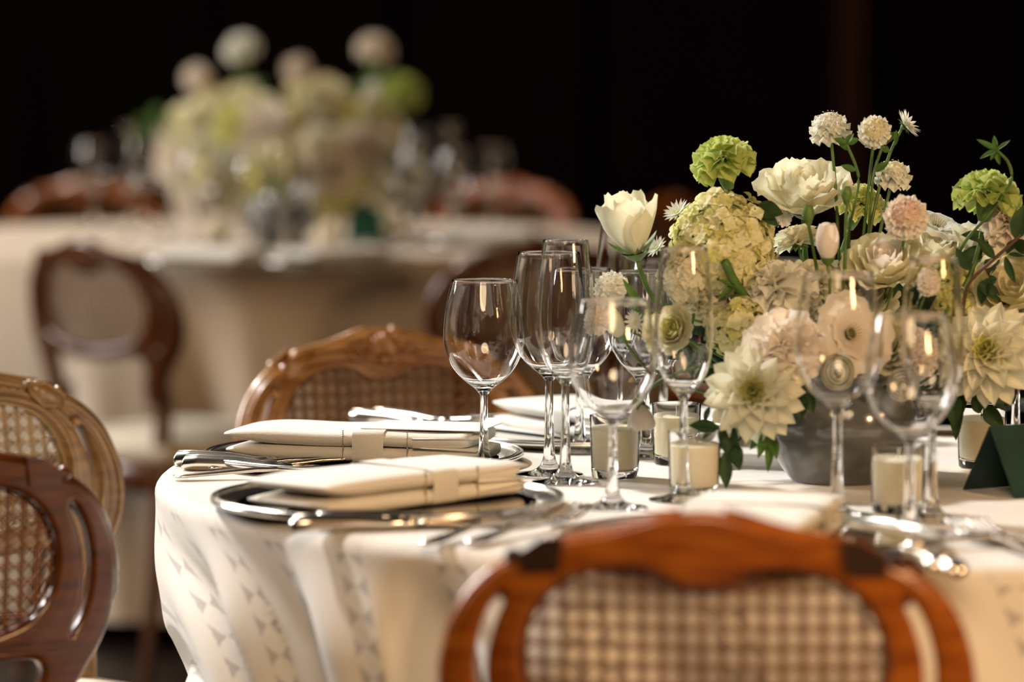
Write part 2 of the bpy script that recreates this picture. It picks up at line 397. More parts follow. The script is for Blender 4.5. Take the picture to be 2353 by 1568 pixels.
def frame_mesh():
    cu = bpy.data.curves.new('tmp', 'CURVE'); cu.dimensions = '2D'; cu.fill_mode = 'BOTH'; cu.extrude = .006; cu.bevel_depth = .007; cu.bevel_resolution = 3; cu.offset = -.006
    loops = [poly_full(outline_full()), poly_full(catmull([Vector((x, t, 0)) for x, t in HOLE], 4))]
    sl = [(p.x, p.y) for p in catmull([Vector((x, t, 0)) for x, t in SLOT], 3, True)]
    loops += [sl, [(-x, t) for x, t in reversed(sl)]]
    for L in loops:
        s = cu.splines.new('POLY'); s.points.add(len(L) - 1); s.use_cyclic_u = True
        for i, (x, t) in enumerate(L): s.points[i].co = (x, HC - t, 0, 1)
    o = bpy.data.objects.new('tmp', cu); C.objects.link(o)
    bpy.context.view_layer.update()
    dg = bpy.context.evaluated_depsgraph_get(); me = bpy.data.meshes.new_from_object(o.evaluated_get(dg))
    bpy.data.objects.remove(o)
    bm = bmesh.new(); bm.from_mesh(me)
    bmesh.ops.remove_doubles(bm, verts=bm.verts, dist=1e-5)
    # subdivide long edges so the panel can bend
    for _ in range(2):
        es = [e for e in bm.edges if e.calc_length() > .05]
        if es: bmesh.ops.subdivide_edges(bm, edges=es, cuts=1)
    bmesh.ops.triangulate(bm, faces=[f for f in bm.faces if len(f.verts) > 4])
    for v in bm.verts: x, z, y = v.co; v.co = bendy(x, -y, z)
    bmesh.ops.recalc_face_normals(bm, faces=bm.faces)
    bm.to_mesh(me); bm.free()
    me.polygons.foreach_set('use_smooth', [True] * len(me.polygons))
    return me
FRAME = frame_mesh()
def along(poly, y, dx=0):
    return [bendy(p[0], y, HC - p[1]) for p in poly]
def inset_half(pts, d):
    out = []; n = len(pts)
    for i, p in enumerate(pts):
        a = Vector(pts[max(i - 1, 0)][:2]); b = Vector(pts[min(i + 1, n - 1)][:2]); t = (b - a).normalized()
        out.append((p[0] - t.y * d, p[1] + t.x * d))
    return out
def mir(P): return [(-x, t) for x, t in reversed(P)]
def mouldings():
    m = MB()
    o = [(p.x, p.y) for p in catmull([Vector((x, t, 0)) for x, t in OUT[8:]], 4)]
    oi = inset_half(o, .006); oj = inset_half(o, .016)
    h = [(p.x, p.y) for p in catmull([Vector((x, t, 0)) for x, t in HOLE], 4)]
    ho = [(x * 1.035 + .0005, .125 + (t - .125) * 1.05) for x, t in h]
    top = [(p.x, p.y) for p in catmull([Vector((x, t, 0)) for x, t in OUT[1:7]], 4)]
    ti = [(x, t + .006) for x, t in top]
    arch = [(0, .047), (.02, .045), (.036, .036), (.058, .031), (.09, .035), (.118, .046), (.142, .064), (.154, .08)]
    arch = [(p.x, p.y) for p in catmull([Vector((x, t, 0)) for x, t in arch], 4)]
    for L, r in ((oi, .0045), (oj, .0028), (ti, .0042)):
        m.tube(along(L, .0125), r, 6); m.tube(along(mir(L), .0125), r, 6)
    for L, r in ((ho, .0045), (arch, .004)):
        full = mir(L) + L[1:]
        m.tube(along(full, .0125), r, 6)
    # moulded ridge along the top edge, seen from both sides
    for sgn in (1, -1):
        L = [(x * sgn, t - .001) for x, t in top]
        m.tube([p + Vector((0, 0, -.005)) for p in along(L, 0.0)], .0095, 10)
        L2 = [(x * sgn, t) for x, t in inset_half(o, .005)[:24]]
        m.tube(along(L2, 0.0), [.007] + [.0105] * (len(L2) - 3) + [.009, .004], 10)
    return m
def carving():
    m = MB()
    # central shell with flutes and two volutes
    for k in range(-3, 4):
        a = k * .30
        p0 = Vector((math.sin(a) * .006, .034 - math.cos(a) * .004)); p1 = Vector((math.sin(a) * .024, .034 - math.cos(a) * .030))
        m.tube([bendy(p0.x + (p1.x - p0.x) * q, .016 + .004 * math.sin(q * PI), HC - (p0.y + (p1.y - p0.y) * q)) for q in (0, .3, .6, .85, 1)], [.0025, .0042, .0052, .005, .002], 6)
    for s in (-1, 1):
        pts = []
        for k in range(16):
            a = k / 15 * 2.6 * PI; r = .013 * (1 - k / 19)
            pts.append(bendy(s * (.036 - r * math.cos(a)), .017, HC - (.026 + r * math.sin(a))))
        m.tube(pts, [.004] * 15 + [.003], 6)
        # leaf block at the shoulder
        q = [(s * .100, .024), (s * .125, .027), (s * .144, .041), (s * .140, .054), (s * .118, .052), (s * .104, .038)]
        V = [bendy(x, .012, HC - t) for x, t in q] + [bendy(x * .985, .021, HC - t) for x, t in q]; n = len(q)
        m.add(V, [tuple(range(n, 2 * n))] + [(i, (i + 1) % n, n + (i + 1) % n, n + i) for i in range(n)])
        m.tube([bendy(x, .019, HC - t) for x, t in q + q[:1]], .0026, 6)
        m.ball(bendy(s * .158, .014, HC - .072), .007, 10, 6)
        # small acanthus strokes along the arch
        for k in range(4):
            x = .055 + .011 * k; t = .025 + .002 * k
            m.tube([bendy(s * x, .013, HC - t), bendy(s * (x + .006), .016, HC - t - .003), bendy(s * (x + .015), .013, HC - t - .001)], [.001, .003, .001], 6)
    m.ball(bendy(0, .018, HC - .036), .008, 12, 8)
    return m
def notch_block(s_):
    m = MB()
    for s in (s_,):
        q = [(s * .108, .020), (s * .126, .022), (s * .146, .036), (s * .144, .050), (s * .112, .048)]
        V = [bendy(x, -.0125, HC - t) for x, t in q] + [bendy(x, -.0165, HC - t) for x, t in q]; n = len(q)
        m.add(V, [tuple(range(n, 2 * n))] + [(i, (i + 1) % n, n + (i + 1) % n, n + i) for i in range(n)])
        m.ball(bendy(s * .150, -.004, HC - .040), .008, 12, 8)
    return m
HOLEP = poly_full(catmull([Vector((x, t, 0)) for x, t in HOLE], 4))
def inside(x, t, P=None, k=1.045):
    P = P or HOLEP; x = x / k; t = .125 + (t - .125) / k
    c = False; j = len(P) - 1
    for i in range(len(P)):
        if (P[i][1] > t) != (P[j][1] > t) and x < (P[j][0] - P[i][0]) * (t - P[i][1]) / (P[j][1] - P[i][1]) + P[i][0]: c = not c
        j = i
    return c
def cane_mesh(m_, pitch=.0158):
    m = MB()
    def strand(p, d, r, yoff, wv):
        L = .34; step = .0079; run = []
        n = int(2 * L / step)
        def flush():
            if len(run) > 2: m.tube([bendy(a, yy, HC - b) for a, b, yy in run], r, 4, flat=.7)
            run.clear()
        for i in range(n + 1):
            q = -L + i * step; x = p[0] + d[0] * q; t = p[1] + d[1] * q
            if inside(x, t): run.append((x, t, yoff + wv * math.sin(q / step * PI / 2)))
            else: flush()
        flush()
    g = .0029
    for i in range(-11, 12):
        for o in (-g / 2, g / 2): strand((i * pitch + o, .125), (0, 1), .0014, .0005, .0009)
    for i in range(-6, 7):
        for o in (-g / 2, g / 2): strand((0, .125 + i * pitch + o), (1, 0), .0014, -.0005, .0009)
    for i in range(-17, 18):
        for s in (-1, 1):
            d = Vector((1, s)).normalized()
            strand(((i + .5) * pitch, .125), (d.x, d.y), .0012, .0018 * s, .0003)
    # rattan spline around the rim
    h = [(p[0] * 1.0, .125 + (p[1] - .125) * 1.0) for p in HOLEP]
    m.tube(along([(x * .985, .125 + (t - .125) * .98) for x, t in h + h[:1]], .0075), .0022, 6, cap=False)
    return m.mesh('cane_panel', m_)
def leg_pts_rear(s): return [(s * .143, .078, .565), (s * .142, .076, .52), (s * .146, .068, .45), (s * .156, .05, .33), (s * .168, .025, .18), (s * .178, -.005, .02), (s * .18, -.01, 0)]
def leg_pts_front(s): return [(s * .185, .42, .42), (s * .20, .435, .37), (s * .202, .437, .30), (s * .188, .425, .2), (s * .18, .418, .1), (s * .188, .432, .03), (s * .192, .44, 0)]
CH = {}
def chair_parts(kind):
    if kind in CH: return CH[kind]
    wm = {'brown': M['wood'], 'honey': M['wood_gilt'], 'grey': M['wood_grey'], 'dark': M['wood_shaded']}[kind]
    cm = M['cane_pale'] if kind == 'grey' else M['cane']
    P = {}
    fm = FRAME.copy(); fm.name = 'back_frame'; fm.materials.clear(); fm.materials.append(wm); P['back_frame'] = fm
    P['moulding'] = mouldings().mesh('moulding', wm)
    P['crest_carving'] = carving().mesh('crest_carving', wm)
    for s in (-1, 1): P[('shoulder_block', s)] = notch_block(s).mesh('shoulder_block', M['block_dark'] if kind == 'brown' else wm, smooth=False)
    P['cane_panel'] = cane_mesh(cm)
    for nm, fn in (('rear', leg_pts_rear), ('front', leg_pts_front)):
        for s in (-1, 1):
            rr = [.017, .0165, .019, .017, .015, .013, .013] if nm == 'rear' else [.024, .026, .022, .017, .013, .016, .015]
            pts = catmull(fn(s), 3); R2 = []
            for i in range(len(rr) - 1):
                for k in range(3): R2.append(rr[i] + (rr[i + 1] - rr[i]) * k / 3)
            R2.append(rr[-1])
            P[(nm, s)] = MB().tube(pts, R2, 8).mesh('leg', wm)
    # seat rail: rounded trapezoid
    def seat_loop(e, z):
        pts = [(-.165, .045), (.165, .045), (.175, .06), (.205, .40), (.195, .435), (.1, .452), (0, .456), (-.1, .452), (-.195, .435), (-.205, .40), (-.175, .06)]
        return [Vector((x * (1 - e * 4), .25 + (y - .25) * (1 - e * 4), z)) for x, y in pts]
    def loft(loops):
        m = MB(); n = len(loops[0]); V = [p for l in loops for p in l]; F = []
        for a in range(len(loops) - 1):
            for i in range(n): j = (i + 1) % n; F.append((a * n + i, a * n + j, (a + 1) * n + j, (a + 1) * n + i))
        F.append(tuple(range(n - 1, -1, -1))); F.append(tuple(range((len(loops) - 1) * n, len(loops) * n)))
        return m.add(V, F)
    P['seat_rail'] = loft([seat_loop(.01, .375), seat_loop(0, .385), seat_loop(0, .42), seat_loop(.01, .43)]).mesh('seat_rail', wm)
    P['seat_cushion'] = loft([seat_loop(.012, .43), seat_loop(.004, .442), seat_loop(.006, .462), seat_loop(.03, .474), seat_loop(.08, .479)]).mesh('seat_cushion', M['cushion'])
    CH[kind] = P; return P
def chair(px, py_crest, label, face_deg, kind='brown', group='cane back dining chairs', scale=1.0, D=None, zc=HC):
    """crest seen at pixel (px, py); its height fixes the distance; face_deg = direction the sitter faces (0 = +x, 90 = away from camera)"""
    p = at_z(px, py_crest, zc) if D is None else at_y(px, py_crest, D)
    t = thing('dining_chair', label, 'chair', (p.x, p.y, 0), math.radians(face_deg - 90), group)
    for k, me in chair_parts(kind).items():
        data_obj(me.name.split('.')[0], me, t)
    return t
chair(1612, 1178, 'amber brown cane back chair seen from behind, nearest the camera in front of the table', 84)
chair(868, 757, 'honey brown chair with carved crest facing the camera across the near table', -66, 'honey')
chair(-140, 838, 'pale carved cane back chair cut by the left edge, its open weave in focus', -46, 'grey')
chair(-200, 1014, 'shaded brown blurred chair back overlapping the pale carved chair at lower left', 114, 'dark')
chair(185, 552, 'shaded brown chair seen from behind at the left of the blurred table', 46, 'dark')
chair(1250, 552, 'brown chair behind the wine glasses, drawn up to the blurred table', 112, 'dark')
chair(190, 414, 'faint brown chair crest beyond the blurred table, left of its centrepiece', -75)
chair(1170, 414, 'faint brown chair crest beyond the blurred table, right of its glasses', -112)
chair(1545, 452, 'barely visible reddish chair in the dark behind the white rosebud', -50)

# ------------------------------------------------------------------ glassware
def rings(mb, prof, seg=56): return mb.lathe(prof, seg)
WINE = dict(H=.2, foot=.034, st=.081, stem=.0040, bowl=[(.010, .088), (.021, .0965), (.0315, .108), (.0385, .121), (.0418, .135), (.0420, .146), (.0405, .165), (.0372, .183), (.0333, .2)])
BIG = dict(H=.23, foot=.035, st=.098, stem=.0042, bowl=[(.010, .105), (.021, .1135), (.031, .125), (.0375, .139), (.0402, .154), (.0402, .167), (.0388, .188), (.0360, .210), (.0326, .23)])
FLUTE = dict(H=.246, foot=.034, st=.099, stem=.0040, bowl=[(.008, .105), (.0165, .114), (.0232, .127), (.0270, .143), (.0287, .162), (.0287, .180), (.0275, .205), (.0252, .228), (.0228, .246)])
def glass_meshes(g):
    if 'me' in g: return g['me']
    bw = catmull([Vector((r, z, 0)) for r, z in [(g['stem'], g['st'])] + g['bowl']], 4)
    outer = [(p.x, p.y) for p in bw]
    th = .0009
    inner = []
    for i, (r, z) in enumerate(outer):
        k = smooth01((z - g['st']) / .02); 
        if z < g['st'] + .0085: continue
        inner.append((max(.0002, r - th - .001 * (1 - k)), z + .0012 * (1 - k)))
    inner[0] = (.0002, inner[0][1] + .0004)
    rim = [(outer[-1][0] - th * .15, outer[-1][1] + .0006), (outer[-1][0] - th * .85, outer[-1][1] + .0006)]
    bowl = MB().lathe(outer + rim + inner[::-1], 64).mesh('bowl', M['glass'])
    z0 = .020
    stem = [(.0060, z0)] + [(g['stem'] + (.0020 * (1 - k / 10) ** 3), z0 + (g['st'] - z0) * k / 10) for k in range(1, 10)] + [(g['stem'], g['st'])]
    stm = MB().lathe(stem, 64).mesh('stem', M['glass'])
    f = g['foot']
    foot = [(.0002, .0009), (f * .5, .0009), (f * .97, .0002), (f, .0008), (f * .98, .0016), (f * .8, .0024), (f * .55, .0042), (f * .36, .0075), (f * .24, .0125), (.0060, z0)]
    ft = MB().lathe([foot[0]] + [(p.x, p.y) for p in catmull([Vector((r, z, 0)) for r, z in foot[2:]], 3)], 64).mesh('foot', M['glass'])
    g['me'] = dict(bowl=bowl, stem=stm, foot=ft); return g['me']
def glass(g, px, py, label, group, z=.7605, D=None, name='wine_glass', cat='glass'):
    p = at_z(px, py, z) if D is None else at_y(px, py, D)
    t = thing(name, label, cat, (p.x, p.y, z), random.random(), group)
    for k, me in glass_meshes(g).items(): data_obj(k, me, t)
    return t
G = 'stemware on the near table'
glass(WINE, 1112, 1086, 'clear wine glass leftmost and sharpest, behind the near napkin stack', G)
glass(BIG, 1262, 1092, 'tall clear wine glass just right of the leftmost glass', G)
glass(FLUTE, 1299, 1110, 'clear champagne flute in front of the tall wine glass near the leftmost glass', G, name='champagne_flute')
glass(WINE, 1332, 1040, 'clear wine glass standing behind the sharp champagne flute', G)
glass(FLUTE, 1428, 1030, 'champagne flute half hidden behind the white rosebud', G, name='champagne_flute')
glass(WINE, 1484, 1050, 'wine glass behind the white rosebud and the left candle', G)
glass(WINE, 1407, 1168, 'blurred wine glass in front of the leftmost votive candle', G)
glass(FLUTE, 1570, 1150, 'blurred champagne flute in front of the cream hydrangea', G, name='champagne_flute')
glass(WINE, 1524, 1006, 'wine glass far behind the rear left votive candle', G)
glass(BIG, 1923, 1187, 'blurred wine glass standing in front of the grey bowl', G)
glass(WINE, 2090, 1226, 'blurred wine glass nearest the camera, right of the bowl', G)
glass(FLUTE, 2140, 1196, 'blurred champagne flute right of the grey bowl', G, name='champagne_flute')
glass(WINE, 2333, 1046, 'wine glass at the right edge behind the dahlia', G)
glass(WINE, 1786, 1000, 'wine glass glimpsed behind the flowers above the bowl', G)

# votive candles
def votive_meshes():
    if 'vot' in CH: return CH['vot']
    g = MB().lathe([(.0003, .0), (.022, .0), (.0238, .0012), (.0246, .010), (.0262, .064), (.0261, .0645), (.0257, .0645), (.0256, .064), (.0240, .012), (.0222, .0085), (.0003, .0085)], 48).mesh('glass_holder', M['holder'])
    wx = MB().lathe([(.0003, .0088), (.0221, .0088), (.0237, .0125), (.0250, .050), (.0246, .0508), (.018, .0500), (.004, .0496), (.0003, .0496)], 48).mesh('wax', M['wax'])
    wk = MB().tube([(0, 0, .049), (.0006, 0, .055), (.0018, .0004, .061)], .0007, 6).mesh('wick', M['wick'])
    CH['vot'] = dict(glass_holder=g, wax=wx, wick=wk); return CH['vot']
def votive(px, py, label, group='votive candles around the near centrepiece', z=.7605):
    p = at_z(px, py, z)
    t = thing('votive_candle', label, 'candle', (p.x, p.y, z), random.random() * 6, group)
    for k, me in votive_meshes().items(): data_obj(k, me, t)
    return t
votive(1413, 1098, 'cream votive candle in clear glass, leftmost, behind the blurred wine glass')
votive(1554, 1066, 'cream votive candle in clear glass at the rear, under the cream dahlia')
votive(1595, 1140, 'cream votive candle behind the blurred flute, beside hanging leaves')
votive(2062, 1178, 'cream votive candle right in front of the grey bowl')
votive(2255, 1074, 'cream votive candle behind the green tent card')

# ------------------------------------------------------------------ place settings
def charger(px, py, label, r=.17, rot=0):
    p = at_z(px, py, .7705); p.z = .7605
    t = thing('charger_plate', label, 'plate', (p.x, p.y, .7605), rot, 'mirrored silver charger plates')
    MB().lathe([(.0003, .0045), (r * .5, .0045), (r - .030, .0045), (r - .026, .0052)], 96).build('mirror_well', M['mirror'], t)
    MB().lathe([(r - .026, .0052), (r - .020, .0072), (r - .010, .0090), (r - .0065, .0105), (r - .003, .0118), (r, .0105), (r + .0005, .0085), (r - .002, .006), (r - .02, .001), (r - .05, .0), (.0003, .0)], 96).build('rim', M['silver'], t)
    bd = MB()
    for q, rr in ((r - .0065, .0013), (r - .0015, .0016)):
        bd.tube([(q * math.cos(a * 2 * PI / 96), q * math.sin(a * 2 * PI / 96), .0114) for a in range(97)], rr, 6, cap=False)
    bd.build('beading', M['silver'], t)
    return p
def fold_slab(L, W, h, nose, wav, seed, x0=0):
    """a plump folded layer: rounded pointed nose at -x, soft top; long axis x"""
    nx, ns = 34, 20; V = []; F = []
    for i in range(nx + 1):
        u = i / nx; x = -L / 2 + L * u
        k = math.sin(min(1, (u + .008) / nose) * PI / 2) ** .48 if u < nose else 1
        k *= math.sin(min(1, (1 - u + .02) / .05) * PI / 2) ** .5 if u > .95 else 1
        for j in range(ns):
            a = 2 * PI * j / ns
            ca, sa = math.cos(a), math.sin(a)
            yy = (abs(ca) ** .30) * (1 if ca > 0 else -1) * W / 2 * (1 - .06 * (1 - k))
            zz = (abs(sa) ** .75) * (1 if sa > 0 else -1) * h / 2 * k
            zz += wav * noise.noise(Vector((x * 14 + seed, yy * 9, seed))) * (0.4 + k * .6)
            V.append((x, yy, zz + h / 2 + (1 - k) * h * .12))
    for i in range(nx):
        for j in range(ns):
            j2 = (j + 1) % ns; F.append((i * ns + j, (i + 1) * ns + j, (i + 1) * ns + j2, i * ns + j2))
    F.append(tuple(range(ns))); F.append(tuple(nx * ns + j for j in range(ns - 1, -1, -1)))
    return V, F
def napkin(p, label, ang, L=.265, W=.115, seed=1, card=True):
    z = p.z + .0048
    t = thing('folded_napkin', label, 'napkin', (p.x, p.y, z), ang, 'folded cream napkins on the chargers')
    h = .0175
    for k, (dz, dx) in enumerate(((0, .0), (h * .97, -.004))):
        V, F = fold_slab(L - .004 * k, W, h, .24, .0016, seed + k * 5)
        V = [(x + dx, y, q + dz) for x, y, q in V]
        me_obj('fold', V, F, M['napkin'], t)
    # hemstitched band wrapped round the bundle near its right third, in two flaps
    for k, x0 in enumerate((.035,)):
        m = MB(); n = 40; wd = .03; V = []; F = []
        for lay in (0,):
            for i in range(n + 1):
                a = 2 * PI * i / n; ca, sa = math.cos(a), math.sin(a)
                yy = (abs(ca) ** .22) * (1 if ca > 0 else -1) * (W / 2 + .0009); zz = h + (abs(sa) ** .32) * (1 if sa > 0 else -1) * (h + .0005)
                V += [(x0 - wd, yy, zz), (x0 + .002, yy, zz * 1.0 + .0003), (x0 + .004, yy * .985, zz)]
        for i in range(n):
            for c in range(2): F.append((i * 3 + c, i * 3 + c + 1, i * 3 + c + 4, i * 3 + c + 3))
        me_obj('hem_band', V, F, M['napkin'], t)
        st = MB()
        for i in range(18):
            zz = .003 + i * .0018
            st.box(x0 - wd - .0105, x0 - wd - .0098, -W / 2 - .0012, -W / 2 + .002, zz, zz + .0011)
            st.box(x0 + .0300, x0 + .0307, -W / 2 - .0012, -W / 2 + .002, zz, zz + .0011)
        st.build('hemstitch', M['stitch'], t)['kind'] = 'stuff'
    # loose corner folds at the open end
    V = []; F = []
    for k, (zz, sl) in enumerate(((.010, .003), (.019, -.002), (.028, .002))):
        b = len(V); V += [(L * .26, -W / 2 - .0012, zz), (L / 2 + .004, -W / 2 - .002, zz + sl), (L / 2 + .006, -W / 2 + .03, zz + sl * 1.2 + .002), (L * .26, -W / 2 + .03, zz + .004)]
        F.append((b, b + 1, b + 2, b + 3))
    o = me_obj('hem_corner', V, F, M['napkin'], t)
    sm = o.modifiers.new('thick', 'SOLIDIFY'); sm.thickness = .0012
    if card:
        c = thing('menu_card', label.replace('napkin', 'menu card').replace('folded cream', 'thin white'), 'card', (p.x, p.y, z + h * 1.99), ang + .06, 'white menu cards on the napkins')
        return t, c
    return t
def menu(p, ang, label, dz=.0405, dx=.0, L=.14, W=.09, tilt=0):
    t = MB().box(-L / 2, L / 2, -W / 2, W / 2, 0, .0009).build('menu_card', M['card_white'], None, False)
    t.location = (p.x + dx * math.cos(ang), p.y + dx * math.sin(ang), p.z + dz); t.rotation_euler = (0, tilt, ang)
    tag(t, label, 'card'); return t
P1 = charger(836, 1041, 'mirrored silver charger under the sharpest napkin, beside the leftmost wine glass')
P2 = charger(890, 1142, 'mirrored silver charger at the near left edge of the table')
P3 = charger(1725, 1236, 'mirrored silver charger hidden behind the amber chair crest')
P4 = charger(1362, 986, 'mirrored silver charger far behind the first glasses')
P5 = charger(2200, 950, 'mirrored silver charger across the table, behind the centrepiece')
n1 = napkin(P1, 'folded cream napkin in sharp focus with pointed end at left', math.radians(-15), L=.272, seed=1, card=False)
n2 = napkin(P2, 'folded cream napkin in front, its left end brightly lit', math.radians(46), L=.262, seed=2, card=False)
n3 = napkin(P3, 'folded white napkin above the amber chair crest', math.radians(76), L=.22, W=.13, seed=3, card=False)
n4 = napkin(P4, 'folded white napkin far behind the stems of the first glasses', math.radians(-60), L=.26, seed=4, card=False)
menu(P1, math.radians(-15), 'thin white menu card lying across the sharpest napkin', dx=.075, L=.13)
menu(P4, math.radians(-50), 'thin white menu card under the farthest visible napkin', dz=.006, dx=-.03, L=.25, W=.12)

# cutlery
def loft_sections(secs, seg=12):
    """secs: (x, halfwidth, halfthick, zc) superellipse sections along x"""
    V = []; F = []; n = len(secs)
    for (x, a, b, zc) in secs:
        for k in range(seg):
            an = 2 * PI * k / seg; V.append((x, a * math.cos(an), zc + b * math.sin(an)))
    for i in range(n - 1):
        for k in range(seg):
            k2 = (k + 1) % seg; F.append((i * seg + k, (i + 1) * seg + k, (i + 1) * seg + k2, i * seg + k2))
    F.append(tuple(range(seg))); F.append(tuple((n - 1) * seg + k for k in range(seg - 1, -1, -1)))
    return V, F
def knife_parts():
    if 'knife' not in CH:
        V, F = loft_sections([(-.120, .002, .002, .006), (-.119, .0075, .005, .006), (-.115, .0105, .0082, .0082), (-.10, .0108, .0086, .0086), (-.06, .0098, .0078, .0080), (-.03, .0082, .0058, .0062), (-.018, .0088, .0062, .0064), (-.015, .0072, .005, .006), (-.011, .0088, .006, .0062), (-.006, .0065, .0045, .006), (0, .006, .0035, .006)], 14)
        h = MB().add(V, F).mesh('handle', M['steel'])
        V, F = loft_sections([(0, .006, .003, .0055), (.012, .0085, .0014, .0045), (.05, .0100, .0011, .003), (.09, .0098, .001, .0022), (.108, .0070, .0008, .0018), (.114, .0025, .0006, .0018)], 10)
        CH['knife'] = dict(handle=h, blade=MB().add(V, F).mesh('blade', M['steel']))
    return CH['knife']
def fork_parts():
    if 'fork' not in CH:
        V, F = loft_sections([(-.115, .004, .0012, .004), (-.113, .0095, .0018, .004), (-.105, .0112, .0022, .0045), (-.07, .0078, .0024, .0065), (-.03, .0042, .0026, .009), (.01, .0034, .0024, .0095), (.03, .0038, .002, .0080), (.042, .0075, .0016, .006), (.052, .0112, .0013, .005), (.062, .0118, .0012, .0052)], 12)
        h = MB().add(V, F).mesh('handle', M['steel'])
        T = []
        for k in range(4):
            y = (-1.5 + k) * .0062
            T.append(MB().tube([(.060, y, .0052), (.075, y, .0062), (.09, y * 1.0, .0092), (.104, y, .0145), (.108, y, .0165)], [.0018, .0017, .0015, .0012, .0005], 6).mesh('tine', M['steel']))
        CH['fork'] = dict(handle=h, tines=T)
    return CH['fork']
def spoon_parts():
    if 'spoon' not in CH:
        V, F = loft_sections([(-.115, .004, .0012, .004), (-.113, .0095, .0018, .004), (-.105, .0112, .0022, .0045), (-.07, .0078, .0024, .0065), (-.03, .0042, .0026, .009), (.02, .0034, .0024, .0085), (.036, .0045, .002, .0065)], 12)
        h = MB().add(V, F).mesh('handle', M['steel'])
        V = []; F = []; nu, nv = 14, 12
        for i in range(nu + 1):
            u = i / nu; x = .034 + .07 * u; wd = .0205 * math.sin(PI * (.04 + .93 * u)) ** .55
            for j in range(nv + 1):
                v = j / nv * 2 - 1
                V.append((x, wd * v, .0085 - .0065 * (1 - v * v) * math.sin(PI * (.02 + .96 * u)) - .002 * (1 - u)))
        for i in range(nu):
            for j in range(nv): a = i * (nv + 1) + j; F.append((a, a + nv + 1, a + nv + 2, a + 1))
        CH['spoon'] = dict(handle=h, spoon_bowl=MB().add(V, F).mesh('spoon_bowl', M['steel']))
    return CH['spoon']
def cutlery(kind, px, py, ang, label, group, roll=0, z=.7605):
    p = at_z(px, py, z)
    t = thing(kind, label, kind, (p.x, p.y, z), math.radians(ang), group)
    if roll: t.rotation_euler.x = roll
    if kind == 'knife':
        for k, me in knife_parts().items(): data_obj(k, me, t)
    elif kind == 'fork':
        f = fork_parts(); data_obj('handle', f['handle'], t)
        for me in f['tines']: data_obj('tine', me, t)
    else:
        for k, me in spoon_parts().items():
            o = data_obj(k, me, t)
    return t
K = 'silver cutlery on the near table'
cutlery('knife', 650, 1077, -14, 'silver knife with thick handle beside the sharp napkin', K)
cutlery('knife', 672, 1087, -13, 'second silver knife lying against the first, left of the near plates', K)
cutlery('spoon', 655, 1098, 12, 'silver spoon whose thin handle end points at the table edge', K)
cutlery('fork', 720, 1074, 20, 'silver fork with upturned tines in front of the sharp napkin, left one', K)
cutlery('fork', 800, 1074, 20, 'silver fork with upturned tines in front of the sharp napkin, right one', K)
cutlery('knife', 960, 1216, 14, 'blurred silver knife in front of the near left plate', K)
cutlery('knife', 1010, 1206, 15, 'blurred silver knife close against the near left plate rim', K)
cutlery('fork', 1120, 1226, 62, 'blurred silver fork behind the gilt shoulder of the amber chair, left one', K)
cutlery('fork', 1222, 1224, 62, 'blurred silver fork behind the gilt shoulder of the amber chair, right one', K)
cutlery('knife', 990, 985, -38, 'bright silver knife end showing behind the sharp napkin, left one', K)
cutlery('knife', 1040, 982, -38, 'bright silver knife end showing behind the sharp napkin, right one', K)
cutlery('spoon', 1130, 985, -42, 'silver spoon behind the stem of the leftmost wine glass', K)
cutlery('spoon', 2160, 1265, 208, 'blurred silver spoon right of the amber chair', K)
cutlery('knife', 2120, 1290, 98, 'blurred silver knife at the right of the amber chair', K)
cutlery('knife', 2080, 1280, 98, 'blurred silver knife nearest the hidden plate behind the amber chair', K)
cutlery('fork', 2350, 1262, 106, 'blurred silver fork at the lower right edge, right one', K)
cutlery('fork', 2300, 1262, 106, 'blurred silver fork at the lower right edge, left one', K)

# tent card
def tent(px, py, ang, label, m, hh=.066, half=.036, Lr=.10):
    p = at_z(px, py, .7605)
    t = thing('tent_card', label, 'card', (p.x, p.y, .7605), math.radians(ang), None)
    th = .0006
    for s in (-1, 1):
        V = [(0, s * half, 0), (Lr, s * half, 0), (Lr, 0, hh), (0, 0, hh), (0, s * half - s * th * 2, 0), (Lr, s * half - s * th * 2, 0), (Lr, 0, hh - th * 3), (0, 0, hh - th * 3)]
        F = [(0, 1, 2, 3), (7, 6, 5, 4), (0, 4, 5, 1), (1, 5, 6, 2), (3, 7, 4, 0)]
        if s > 0: F = [f[::-1] for f in F]
        me_obj('card_panel', V, F, m, t, False)
    return t
tent(2272, 1136, 30, 'dark green folded tent card standing at the right edge', M['green_card'], hh=.068, half=.043)

